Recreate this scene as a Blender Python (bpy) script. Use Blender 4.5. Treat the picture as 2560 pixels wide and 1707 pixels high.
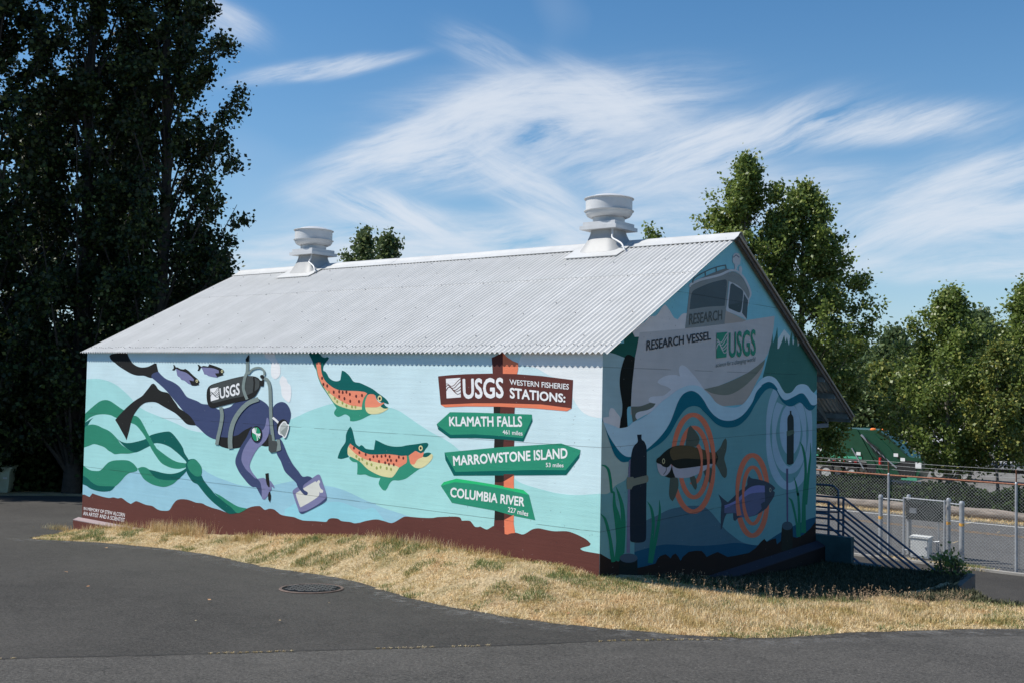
import bpy, math, random
import numpy as np
from mathutils import Vector, Matrix
from mathutils.geometry import tessellate_polygon, delaunay_2d_cdt

random.seed(7); rng = np.random.default_rng(7)
SC = bpy.context.scene
for o in list(bpy.data.objects): bpy.data.objects.remove(o)

# ---------------------------------------------------------------- camera
F, YAW, PITCH, ROLL = 2512.23, 0.6491, 0.03558, 0.01927
CAM = Vector((5.8583, -9.3715, 0.0))
def cam_axes():
    cy, sy = math.cos(YAW), math.sin(YAW)
    fwd = Vector((-sy*math.cos(PITCH), cy*math.cos(PITCH), math.sin(PITCH)))
    right = Vector((cy, sy, 0)); up = right.cross(fwd)
    return right*math.cos(ROLL)+up*math.sin(ROLL), up*math.cos(ROLL)-right*math.sin(ROLL), fwd
CR, CU, CF = cam_axes()
cd = bpy.data.cameras.new('camera'); cam = bpy.data.objects.new('camera', cd)
SC.collection.objects.link(cam); SC.camera = cam
cd.sensor_width = 36.0; cd.lens = F/2560*36; cd.clip_start = 0.1; cd.clip_end = 2000
M = Matrix((CR, CU, -CF)).transposed().to_4x4(); M.translation = CAM
cam.matrix_world = M

# ---------------------------------------------------------------- light
SUN_AZ = Vector((-0.819, -0.574)); SUN_EL = math.radians(51.5)
sv = Vector((SUN_AZ.x*math.cos(SUN_EL), SUN_AZ.y*math.cos(SUN_EL), math.sin(SUN_EL)))
sl = bpy.data.lights.new('sun', 'SUN'); sl.energy = 5.0; sl.angle = math.radians(0.53); sl.color = (1.0, 0.955, 0.88)
sun = bpy.data.objects.new('sun', sl); SC.collection.objects.link(sun)
sun.rotation_euler = sv.to_track_quat('Z', 'Y').to_euler(); sun.location = (-8, -8, 12)
SC.view_settings.view_transform = 'Standard'; SC.view_settings.look = 'None'
SC.view_settings.gamma = 1.0; SC.view_settings.exposure = 0.28; SC.view_settings.use_curve_mapping = False
SKY_STRENGTH = 0.075; SKY_GAIN = 1.30

def pixdir(px, py):
    return (CR*((px-1280)/F) - CU*((py-853.5)/F) + CF).normalized()

W = bpy.data.worlds.new('World'); SC.world = W; W.use_nodes = True
nt = W.node_tree; nt.nodes.clear(); N = nt.nodes.new; LK = nt.links.new
def mth(op, a, b=None, c=None, clamp=False):
    n = N('ShaderNodeMath'); n.operation = op; n.use_clamp = clamp
    for i, x in enumerate((a, b, c)):
        if x is None: continue
        if isinstance(x, (int, float)): n.inputs[i].default_value = x
        else: LK(x, n.inputs[i])
    return n.outputs[0]
sky = N('ShaderNodeTexSky'); sky.sky_type = 'NISHITA'; sky.sun_disc = False
sky.sun_elevation = SUN_EL; sky.sun_rotation = math.atan2(SUN_AZ.x, SUN_AZ.y)
sky.altitude = 0; sky.air_density = 1.0; sky.dust_density = 0.15; sky.ozone_density = 1.6
tc = N('ShaderNodeTexCoord'); sep = N('ShaderNodeSeparateXYZ'); LK(tc.outputs['Generated'], sep.inputs[0])
el = mth('ARCSINE', sep.outputs[2])
# azimuth measured from the view's own heading, so the seam of the angle lies behind
hz = Vector((CF.x, CF.y)).normalized()
fx = mth('ADD', mth('MULTIPLY', sep.outputs[0], hz.x), mth('MULTIPLY', sep.outputs[1], hz.y))
rx = mth('ADD', mth('MULTIPLY', sep.outputs[0], hz.y), mth('MULTIPLY', sep.outputs[1], -hz.x))
az = mth('ARCTAN2', rx, fx)
def azel(px, py):
    d = pixdir(px, py)
    return math.atan2(d.x*hz.y-d.y*hz.x, d.x*hz.x+d.y*hz.y), math.asin(d.z)
comb = N('ShaderNodeCombineXYZ'); LK(az, comb.inputs[0]); LK(el, comb.inputs[1])
# slow warp shared by all wisps
wn = N('ShaderNodeTexNoise'); wn.inputs['Scale'].default_value = 4.0; wn.inputs['Detail'].default_value = 3
LK(comb.outputs[0], wn.inputs['Vector'])
wsub = N('ShaderNodeVectorMath'); wsub.operation = 'SUBTRACT'; LK(wn.outputs['Color'], wsub.inputs[0]); wsub.inputs[1].default_value = (.5, .5, .5)
wsc = N('ShaderNodeVectorMath'); wsc.operation = 'SCALE'; LK(wsub.outputs[0], wsc.inputs[0]); wsc.inputs['Scale'].default_value = 0.05
wadd = N('ShaderNodeVectorMath'); wadd.operation = 'ADD'; LK(comb.outputs[0], wadd.inputs[0]); LK(wsc.outputs[0], wadd.inputs[1])
# three families of cirrus, each with its own streak direction
def family(angle, streak, thr, seed, wisps):
    r_ = N('ShaderNodeVectorRotate'); r_.rotation_type = 'Z_AXIS'; LK(wadd.outputs[0], r_.inputs['Vector']); r_.inputs['Angle'].default_value = -angle
    mp = N('ShaderNodeMapping'); mp.inputs['Scale'].default_value = (5.0, 5.0*streak, 1); mp.inputs['Location'].default_value = (seed, seed*1.7, 0); LK(r_.outputs[0], mp.inputs[0])
    nz = N('ShaderNodeTexNoise'); nz.inputs['Scale'].default_value = 1.0; nz.inputs['Detail'].default_value = 7; nz.inputs['Roughness'].default_value = .6
    nz.inputs['Distortion'].default_value = .25; LK(mp.outputs[0], nz.inputs['Vector'])
    mf = N('ShaderNodeMapping'); mf.inputs['Scale'].default_value = (9.0, 9.0*streak*1.9, 1); mf.inputs['Location'].default_value = (seed*2, seed, 3); LK(r_.outputs[0], mf.inputs[0])
    nf = N('ShaderNodeTexNoise'); nf.inputs['Scale'].default_value = 1.0; nf.inputs['Detail'].default_value = 6; nf.inputs['Roughness'].default_value = .7; LK(mf.outputs[0], nf.inputs['Vector'])
    n_ = mth('MULTIPLY', mth('SUBTRACT', nz.outputs[0], thr), 3.0, clamp=True)
    n_ = mth('MULTIPLY', n_, mth('MULTIPLY', mth('SUBTRACT', nf.outputs[0], .24), 2.5, clamp=True)); tot = None
    for p0, p1, width, amp in wisps:
        a0, e0 = azel(*p0); a1, e1 = azel(*p1); L_ = math.hypot(a1-a0, e1-e0)/2; ang = math.atan2(e1-e0, a1-a0)
        s1 = N('ShaderNodeVectorMath'); s1.operation = 'SUBTRACT'; LK(wadd.outputs[0], s1.inputs[0]); s1.inputs[1].default_value = ((a0+a1)/2, (e0+e1)/2, 0)
        q = N('ShaderNodeVectorRotate'); q.rotation_type = 'Z_AXIS'; LK(s1.outputs[0], q.inputs['Vector']); q.inputs['Angle'].default_value = -ang
        k = N('ShaderNodeVectorMath'); k.operation = 'MULTIPLY'; LK(q.outputs[0], k.inputs[0]); k.inputs[1].default_value = (1/L_, F/width, 0)
        d = N('ShaderNodeVectorMath'); d.operation = 'DOT_PRODUCT'; LK(k.outputs[0], d.inputs[0]); LK(k.outputs[0], d.inputs[1])
        g = mth('MULTIPLY', mth('EXPONENT', mth('MULTIPLY', mth('POWER', d.outputs['Value'], 1.4), -1.0)), amp)
        tot = g if tot is None else mth('ADD', tot, g)
    return mth('MULTIPLY', tot, n_)
FAM = [(math.radians(19), 5.0, .34, 1.3, [((830,455),(1300,270),55,2.4), ((1000,440),(1560,330),60,1.6), ((1480,455),(2050,310),60,2.0), ((2050,620),(2800,360),80,1.7), ((620,207),(980,150),20,2.0), ((1900,350),(2440,290),38,1.5), ((1050,330),(1350,200),40,1.0)]),
       (math.radians(4), 4.0, .32, 5.1, [((1050,320),(1720,250),85,1.7), ((560,640),(1560,590),66,2.2), ((1950,650),(2800,690),30,1.0), ((2250,560),(2900,560),60,1.3), ((1560,520),(2150,480),55,1.1)]),
       (math.radians(-24), 4.5, .36, 9.7, [((820,510),(1160,585),42,1.9), ((1180,380),(1480,590),60,1.2), ((430,10),(640,110),35,.7), ((1420,170),(1690,330),40,1.3), ((1120,90),(1330,190),45,.6)])]
tot = None
for fm in FAM:
    w_ = family(*fm); tot = w_ if tot is None else mth('ADD', tot, w_)
# faint veil elsewhere
gen = mth('MULTIPLY', mth('SUBTRACT', wn.outputs[0], .56), .5, clamp=True)
tot = mth('ADD', tot, gen)
cov = mth('MULTIPLY', mth('SUBTRACT', 1.0, mth('EXPONENT', mth('MULTIPLY', tot, -2.2))), 0.88)
# the sky itself: the Nishita sky, its low air paling to blue-white
hs = N('ShaderNodeHueSaturation'); hs.inputs['Saturation'].default_value = 1.38; hs.inputs['Value'].default_value = SKY_GAIN; LK(sky.outputs[0], hs.inputs['Color'])
hzf = mth('MULTIPLY', mth('EXPONENT', mth('MULTIPLY', mth('MAXIMUM', el, 0.0), -5.2)), .78)
mh = N('ShaderNodeMix'); mh.data_type = 'RGBA'; LK(hzf, mh.inputs[0]); LK(hs.outputs[0], mh.inputs[6]); mh.inputs[7].default_value = (3.9, 6.2, 8.7, 1)
mixc = N('ShaderNodeMix'); mixc.data_type = 'RGBA'; LK(cov, mixc.inputs[0]); LK(mh.outputs[2], mixc.inputs[6])
mixc.inputs[7].default_value = (8.2, 8.8, 9.7, 1)
bg = N('ShaderNodeBackground'); LK(mixc.outputs[2], bg.inputs[0]); bg.inputs[1].default_value = SKY_STRENGTH
ow = N('ShaderNodeOutputWorld'); LK(bg.outputs[0], ow.inputs[0])

# ---------------------------------------------------------------- helpers
def U(px, py, axis, val):
    d = CR*((px-1280)/F) - CU*((py-853.5)/F) + CF
    t = (val-CAM[axis])/d[axis]
    return CAM + d*t
def AT(px, py, Z):
    return CAM + (CR*((px-1280)/F) - CU*((py-853.5)/F) + CF)*Z
def s2l(c):
    return tuple(((x/255)/12.92 if x/255 <= .04045 else ((x/255+.055)/1.055)**2.4) for x in c)
C = SC.collection
def tag(o, label=None, cat=None, group=None, kind=None):
    if label: o['label'] = label
    if cat: o['category'] = cat
    if group: o['group'] = group
    if kind: o['kind'] = kind
    return o
def thing(name, label, cat, loc=(0, 0, 0), group=None):
    o = bpy.data.objects.new(name, None); C.objects.link(o); o.location = loc
    o.empty_display_size = .2
    return tag(o, label, cat, group)
def adopt(o, parent, local=False):
    o.parent = parent
    if not local:
        m = parent.matrix_world.copy() if False else world_of(parent)
        o.matrix_parent_inverse = m.inverted()
def world_of(o):
    m = o.matrix_basis.copy()
    if o.parent: m = world_of(o.parent) @ o.matrix_parent_inverse @ m
    return m
class MB:
    def __init__(s): s.v = []; s.f = []; s.m = []; s.mi = 0
    def add(s, vs, fs):
        b = len(s.v); s.v += [tuple(p) for p in vs]
        for f in fs: s.f.append(tuple(b+i for i in f)); s.m.append(s.mi)
    def box(s, c, d, R=None):
        c = Vector(c); hx, hy, hz_ = d[0]/2, d[1]/2, d[2]/2; vs = []
        for x, y, z in ((-1,-1,-1),(1,-1,-1),(1,1,-1),(-1,1,-1),(-1,-1,1),(1,-1,1),(1,1,1),(-1,1,1)):
            p = Vector((x*hx, y*hy, z*hz_))
            if R is not None: p = R @ p
            vs.append(c+p)
        s.add(vs, [(0,3,2,1),(4,5,6,7),(0,1,5,4),(1,2,6,5),(2,3,7,6),(3,0,4,7)]); return s
    def beam(s, a, b, w, h, up=(0, 0, 1)):
        a, b = Vector(a), Vector(b); d = (b-a); L_ = d.length; d.normalize(); up = Vector(up)
        x = d.cross(up).normalized(); z = x.cross(d)
        R = Matrix((x, d, z)).transposed(); return s.box((a+b)/2, (w, L_, h), R)
    def tube(s, pts, r, n=8, cap=True):
        pts = [Vector(p) for p in pts]
        if isinstance(r, (int, float)): r = [r]*len(pts)
        vs = []; prev = None
        for i, p in enumerate(pts):
            d = (pts[min(i+1, len(pts)-1)]-pts[max(i-1, 0)])
            if d.length < 1e-9: d = Vector((0, 0, 1))
            d.normalize()
            if prev is None:
                a = d.cross(Vector((0, 0, 1)));
                if a.length < .05: a = d.cross(Vector((0, 1, 0)))
                a.normalize()
            else:
                a = prev-d*prev.dot(d)
                if a.length < 1e-6: a = d.orthogonal()
                a.normalize()
            prev = a; b = d.cross(a)
            for k in range(n):
                t = 2*math.pi*k/n; vs.append(p+(a*math.cos(t)+b*math.sin(t))*r[i])
        fs = []
        for i in range(len(pts)-1):
            for k in range(n):
                k2 = (k+1) % n; fs.append((i*n+k, i*n+k2, (i+1)*n+k2, (i+1)*n+k))
        if cap: fs.append(tuple(range(n-1, -1, -1))); fs.append(tuple((len(pts)-1)*n+k for k in range(n)))
        s.add(vs, fs); return s
    def lathe(s, prof, n=32, c=(0, 0, 0), axis='Z'):
        c = Vector(c); vs = []
        for r, z in prof:
            for k in range(n):
                t = 2*math.pi*k/n; p = Vector((r*math.cos(t), r*math.sin(t), z))
                if axis == 'Y': p = Vector((p.x, p.z, p.y))
                if axis == 'X': p = Vector((p.z, p.x, p.y))
                vs.append(c+p)
        fs = []
        for i in range(len(prof)-1):
            for k in range(n):
                k2 = (k+1) % n; fs.append((i*n+k, i*n+k2, (i+1)*n+k2, (i+1)*n+k))
        if prof[0][0] > 1e-6: fs.append(tuple(range(n-1, -1, -1)))
        if prof[-1][0] > 1e-6: fs.append(tuple((len(prof)-1)*n+k for k in range(n)))
        s.add(vs, fs); return s
    def prism(s, poly, axis, a, b):
        """poly in the two other axes, extruded from a to b along axis"""
        def P(u, v, w):
            return {0: (w, u, v), 1: (u, w, v), 2: (u, v, w)}[axis]
        n = len(poly); vs = [P(u, v, a) for u, v in poly]+[P(u, v, b) for u, v in poly]
        fs = []
        for t in tessellate_polygon([[Vector((u, v, 0)) for u, v in poly]]):
            fs.append(tuple(t)); fs.append(tuple(n+i for i in reversed(t)))
        for i in range(n): j = (i+1) % n; fs.append((i, j, n+j, n+i))
        s.add(vs, fs); return s
    def mesh(s, name, mats, smooth=False):
        me = bpy.data.meshes.new(name); me.from_pydata(s.v, [], s.f)
        mats = mats if isinstance(mats, (list, tuple)) else [mats]
        for m in mats: me.materials.append(m)
        if len(mats) > 1: me.polygons.foreach_set('material_index', s.m)
        if smooth:
            me.polygons.foreach_set('use_smooth', [True]*len(me.polygons))
            try: me.set_sharp_from_angle(angle=math.radians(40))
            except Exception: pass
        me.update(); return me
    def build(s, name, mats, parent=None, smooth=False, local=False):
        o = bpy.data.objects.new(name, s.mesh(name, mats, smooth)); C.objects.link(o)
        if parent is not None: adopt(o, parent, local)
        return o
def np_mesh(name, verts, faces, mat, parent=None, smooth=False):
    me = bpy.data.meshes.new(name); verts = np.asarray(verts, dtype=np.float32); faces = np.asarray(faces, dtype=np.int32)
    me.vertices.add(len(verts)); me.vertices.foreach_set('co', verts.ravel())
    k = faces.shape[1]; me.loops.add(faces.size); me.loops.foreach_set('vertex_index', faces.ravel())
    me.polygons.add(len(faces)); me.polygons.foreach_set('loop_start', np.arange(0, faces.size, k, dtype=np.int32))
    me.polygons.foreach_set('loop_total', np.full(len(faces), k, dtype=np.int32))
    if smooth: me.polygons.foreach_set('use_smooth', np.ones(len(faces), dtype=bool))
    for m_ in (mat if isinstance(mat, (list, tuple)) else [mat]): me.materials.append(m_)
    me.update(calc_edges=True); me.validate()
    o = bpy.data.objects.new(name, me); C.objects.link(o)
    if parent is not None: adopt(o, parent)
    return o
def copy_tree(o, parent=None):
    c = o.copy(); C.objects.link(c)
    if parent is not None: c.parent = parent; c.matrix_parent_inverse = o.matrix_parent_inverse.copy()
    for ch in [x for x in bpy.data.objects if x.parent == o]: copy_tree(ch, c)
    return c

# ---------------------------------------------------------------- materials
def new_mat(name):
    m = bpy.data.materials.new(name); m.use_nodes = True; t = m.node_tree
    return m, t, t.nodes['Principled BSDF']
def nod(t, kind, **kw):
    n = t.nodes.new(kind)
    for k, v in kw.items():
        if k in n.inputs: n.inputs[k].default_value = v
        else: setattr(n, k, v)
    return n
def ramp(t, fac, stops):
    r = t.nodes.new('ShaderNodeValToRGB'); e = r.color_ramp.elements
    while len(e) < len(stops): e.new(.5)
    for i, (p, c) in enumerate(stops): e[i].position = p; e[i].color = (*c, 1) if len(c) == 3 else c
    t.links.new(fac, r.inputs[0]); return r.outputs[0]
def simple(name, col, rough=.6, metal=0.0, var=.12, scale=6.0, bump=.0, bscale=60, spec=.5, stretch=None):
    """albedo col with gentle procedural variation"""
    m, t, b = new_mat(name); tcn = nod(t, 'ShaderNodeTexCoord'); vec = tcn.outputs['Object']
    if stretch:
        mp = nod(t, 'ShaderNodeMapping'); mp.inputs['Scale'].default_value = stretch; t.links.new(vec, mp.inputs[0]); vec = mp.outputs[0]
    n = nod(t, 'ShaderNodeTexNoise', Scale=scale, Detail=6.0, Roughness=.6); t.links.new(vec, n.inputs['Vector'])
    lo = tuple(max(0, c*(1-var)) for c in col); hi = tuple(min(1, c*(1+var)) for c in col)
    t.links.new(ramp(t, n.outputs[0], [(.3, lo), (.7, hi)]), b.inputs['Base Color'])
    b.inputs['Roughness'].default_value = rough; b.inputs['Metallic'].default_value = metal
    b.inputs['Specular IOR Level'].default_value = spec
    if bump:
        n2 = nod(t, 'ShaderNodeTexNoise', Scale=bscale, Detail=4.0); t.links.new(tcn.outputs['Object'], n2.inputs['Vector'])
        bp = nod(t, 'ShaderNodeBump', Strength=bump, Distance=.01); t.links.new(n2.outputs[0], bp.inputs['Height']); t.links.new(bp.outputs[0], b.inputs['Normal'])
    return m

# painted board-formed concrete: one group, the paint colour is its only input
pg = bpy.data.node_groups.new('painted_concrete', 'ShaderNodeTree')
pg.interface.new_socket('Color', in_out='INPUT', socket_type='NodeSocketColor')
pg.interface.new_socket('Shader', in_out='OUTPUT', socket_type='NodeSocketShader')
gi = pg.nodes.new('NodeGroupInput'); go = pg.nodes.new('NodeGroupOutput')
tcn = nod(pg, 'ShaderNodeTexCoord'); obv = tcn.outputs['Object']
def G(kind, **kw): return nod(pg, kind, **kw)
def gm(op, a, b=None, clamp=False):
    n = pg.nodes.new('ShaderNodeMath'); n.operation = op; n.use_clamp = clamp
    for i, x in enumerate((a, b)):
        if x is None: continue
        if isinstance(x, (int, float)): n.inputs[i].default_value = x
        else: pg.links.new(x, n.inputs[i])
    return n.outputs[0]
spx = G('ShaderNodeSeparateXYZ'); pg.links.new(obv, spx.inputs[0]); zc = spx.outputs[2]
nA = G('ShaderNodeTexNoise', Scale=1.6, Detail=7.0, Roughness=.65); pg.links.new(obv, nA.inputs['Vector'])
mpS = G('ShaderNodeMapping'); mpS.inputs['Scale'].default_value = (1.3, 1.3, 26); pg.links.new(obv, mpS.inputs[0])
nB = G('ShaderNodeTexNoise', Scale=1.0, Detail=5.0); pg.links.new(mpS.outputs[0], nB.inputs['Vector'])
nC = G('ShaderNodeTexNoise', Scale=75.0, Detail=3.0); pg.links.new(obv, nC.inputs['Vector'])
# pits: sparse small voids and paint chips
vo = G('ShaderNodeTexVoronoi', Scale=13.0); pg.links.new(obv, vo.inputs['Vector'])
nD = G('ShaderNodeTexNoise', Scale=.9, Detail=2.0); pg.links.new(obv, nD.inputs['Vector'])
pit_r = gm('MULTIPLY', gm('SUBTRACT', nD.outputs[0], .42, clamp=True), .42)
pit = gm('LESS_THAN', vo.outputs['Distance'], pit_r)
# chipped white flecks
vo2 = G('ShaderNodeTexVoronoi', Scale=9.0); mpo = G('ShaderNodeMapping'); mpo.inputs['Location'].default_value = (3.7, 1.1, 8.2); pg.links.new(obv, mpo.inputs[0]); pg.links.new(mpo.outputs[0], vo2.inputs['Vector'])
chip = gm('LESS_THAN', vo2.outputs['Distance'], .045)
# casting seams at two lifts on the long wall and on the gable
def seam(z0, w=.006):
    wob = gm('MULTIPLY', gm('SUBTRACT', nA.outputs[0], .5), .012)
    return gm('LESS_THAN', gm('ABSOLUTE', gm('SUBTRACT', gm('ADD', zc, wob), z0)), w)
seams = gm('ADD', gm('ADD', seam(-.745, .003), seam(-1.663, .004)), gm('ADD', seam(1.094, .004), seam(.133, .003)), clamp=True)
brk = gm('GREATER_THAN', nB.outputs[0], .43); seams = gm('MULTIPLY', seams, brk)
hsv = G('ShaderNodeHueSaturation'); pg.links.new(gi.outputs[0], hsv.inputs['Color'])
val = gm('ADD', .76, gm('ADD', gm('MULTIPLY', nA.outputs[0], .32), gm('MULTIPLY', nB.outputs[0], .15)))
pg.links.new(val, hsv.inputs['Value'])
mx1 = G('ShaderNodeMix', data_type='RGBA'); mx1.inputs[7].default_value = (.03, .035, .04, 1)
pg.links.new(hsv.outputs[0], mx1.inputs[6]); pg.links.new(gm('MULTIPLY', gm('ADD', gm('MULTIPLY', seams, .55), gm('MULTIPLY', pit, .4), clamp=True), .8), mx1.inputs[0])
mx2 = G('ShaderNodeMix', data_type='RGBA'); mx2.inputs[7].default_value = (.6, .6, .58, 1)
pg.links.new(mx1.outputs[2], mx2.inputs[6]); pg.links.new(gm('MULTIPLY', chip, .35), mx2.inputs[0])
hgt = gm('ADD', gm('MULTIPLY', nB.outputs[0], .55), gm('MULTIPLY', nC.outputs[0], .6))
hgt = gm('SUBTRACT', hgt, gm('ADD', gm('MULTIPLY', pit, .9), gm('MULTIPLY', seams, .9)))
bpn = G('ShaderNodeBump', Strength=.8, Distance=.004); pg.links.new(hgt, bpn.inputs['Height'])
pb = G('ShaderNodeBsdfPrincipled', Roughness=.8); pb.inputs['Specular IOR Level'].default_value = .12
pg.links.new(mx2.outputs[2], pb.inputs['Base Color']); pg.links.new(bpn.outputs[0], pb.inputs['Normal'])
pg.links.new(pb.outputs[0], go.inputs[0])
PAINTS = {}
def paint(alb):
    key = tuple(round(a, 4) for a in alb)
    if key in PAINTS: return PAINTS[key]
    m = bpy.data.materials.new('mural_paint'); m.use_nodes = True; t = m.node_tree; t.nodes.clear()
    g = t.nodes.new('ShaderNodeGroup'); g.node_tree = pg; g.inputs[0].default_value = (*key, 1)
    o = t.nodes.new('ShaderNodeOutputMaterial'); t.links.new(g.outputs[0], o.inputs[0]); PAINTS[key] = m; return m
# paint albedo behind a colour as the lit long wall / the shaded gable shows it
E_FRONT = (.90, .905, .955)
E_GABLE = (.185, .230, .305)
def FP(r, g, b): return paint(tuple(min(.86, l/e) for l, e in zip(s2l((r, g, b)), E_FRONT)))
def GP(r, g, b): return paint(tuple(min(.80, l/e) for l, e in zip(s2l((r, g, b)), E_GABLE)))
# ================================================================ the building
BL, BW = 10.425, 6.475           # long wall, gable wall
RY, RZ = 3.27, 1.985             # ridge
EY, EZ = -.07, .285              # near eave
FY, FZ = 8.0, -.555              # far eave
def roof_z(y):
    return EZ+(y-EY)*(RZ-EZ)/(RY-EY) if y < RY else RZ+(y-RY)*(FZ-RZ)/(FY-RY)
building = thing('mural_building', 'low concrete building with underwater mural and white corrugated metal roof', 'building', (0, 0, -2.2))
WT = .16
wallm = FP(196, 220, 230)
mb = MB(); mb.box((-BL/2, WT/2, (-3.6+.298)/2), (BL, WT, .298+3.6)); front = mb.build('front_wall', wallm, building)
mb = MB(); mb.prism([(WT+.002, -3.6), (BW, -3.6), (BW, roof_z(BW)-.05), (RY, RZ-.05), (WT+.002, roof_z(WT)-.05)], 0, -WT, 0)
gablem = GP(62, 104, 126)
gable = mb.build('gable_wall', gablem, building)
mb = MB(); mb.prism([(WT+.002, -3.6), (BW, -3.6), (BW, roof_z(BW)-.05), (RY, RZ-.05), (WT+.002, roof_z(WT)-.05)], 0, -BL, -BL+WT)
mb.build('side_wall', wallm, building)
mb = MB(); mb.box((-BL/2, BW-WT/2, (-3.6+roof_z(BW)-.1)/2), (BL-2*WT-.004, WT, roof_z(BW)-.1+3.6)); mb.build('rear_wall', wallm, building)
# the footing that steps out at the base
BROWNP = FP(94, 57, 53)
mb = MB(); mb.prism([(0, -3.6), (0, -2.55), (-.10, -2.575), (-.10, -3.6)], 0, -BL-.1, -6.0)
ft = mb.build('footing', BROWNP, building)
mb = MB(); mb.prism([(-.101, -2.577), (-.004, -2.548), (-.004, -2.535), (-.101, -2.565)], 0, -BL-.1, -6.6); mb.build('footing_top', paint((.30, .24, .245)), ft)
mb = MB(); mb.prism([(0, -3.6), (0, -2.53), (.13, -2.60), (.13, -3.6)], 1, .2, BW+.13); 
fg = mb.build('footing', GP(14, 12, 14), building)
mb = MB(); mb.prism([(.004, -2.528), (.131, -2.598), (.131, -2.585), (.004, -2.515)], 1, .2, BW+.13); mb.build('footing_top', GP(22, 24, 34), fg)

FR = {'A': (180, 860, 5.2275), 'B': (500, 860, 5.2275), 'C': (740, 860, 5.2275), 'D': (1060, 860, 4.752), 'E': (1060, 1140, 4.546),
      'F': (180, 1100, 5.2275), 'G': (540, 1100, 5.2275), 'H': (840, 1060, 6.97), 'I': (1560, 580, 3.734), 'J': (1490, 960, 5.2275),
      'K': (1740, 960, 5.2275), 'L': (1490, 1180, 3.986), 'M': (1700, 690, 6.031), 'N': (1480, 860, 7.127), 'O': (1690, 560, 10.455), 'P': (0, 0, 1.0)}
def pts(s):
    out = []; fr = None
    for tk in s.split():
        if tk[0].isalpha(): fr = FR[tk]; continue
        v = [float(x) for x in tk.split(',')]
        out.append((fr[0]+v[0]/fr[2], fr[1]+v[1]/fr[2]) + ((v[2]/fr[2],) if len(v) > 2 else ()))
    return out
def smooth_poly(P_, closed=True, sub=4, corner=58):
    n = len(P_); 
    if n < 4: return P_
    arr = [np.array(p, float) for p in P_]; sharp = [False]*n
    for i in range(n):
        a, b, c = arr[i-1][:2], arr[i][:2], arr[(i+1) % n][:2]
        d1, d2 = b-a, c-b
        an = abs(math.degrees(math.atan2(d1[0]*d2[1]-d1[1]*d2[0], d1 @ d2)))
        sharp[i] = an > corner
    if not closed: sharp[0] = sharp[-1] = True
    out = []
    for i in range(n if closed else n-1):
        p1, p2 = arr[i], arr[(i+1) % n]
        L_ = np.linalg.norm((p2-p1)[:2])
        p0 = arr[i-1] if not sharp[i] else p1-(p2-p1)
        p3 = arr[(i+2) % n] if not sharp[(i+1) % n] else p2+(p2-p1)
        # limit the handle of very uneven neighbours
        t1 = (p2-p0)/2; t2 = (p3-p1)/2
        for t in (t1, t2):
            l = np.linalg.norm(t[:2])
            if l > L_*1.1: t *= L_*1.1/l
        for k in range(sub):
            t = k/sub; h1 = 2*t**3-3*t**2+1; h2 = t**3-2*t**2+t; h3 = -2*t**3+3*t**2; h4 = t**3-t**2
            out.append(tuple(h1*p1+h2*t1+h3*p2+h4*t2))
    if not closed: out.append(tuple(arr[-1]))
    return out

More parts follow.
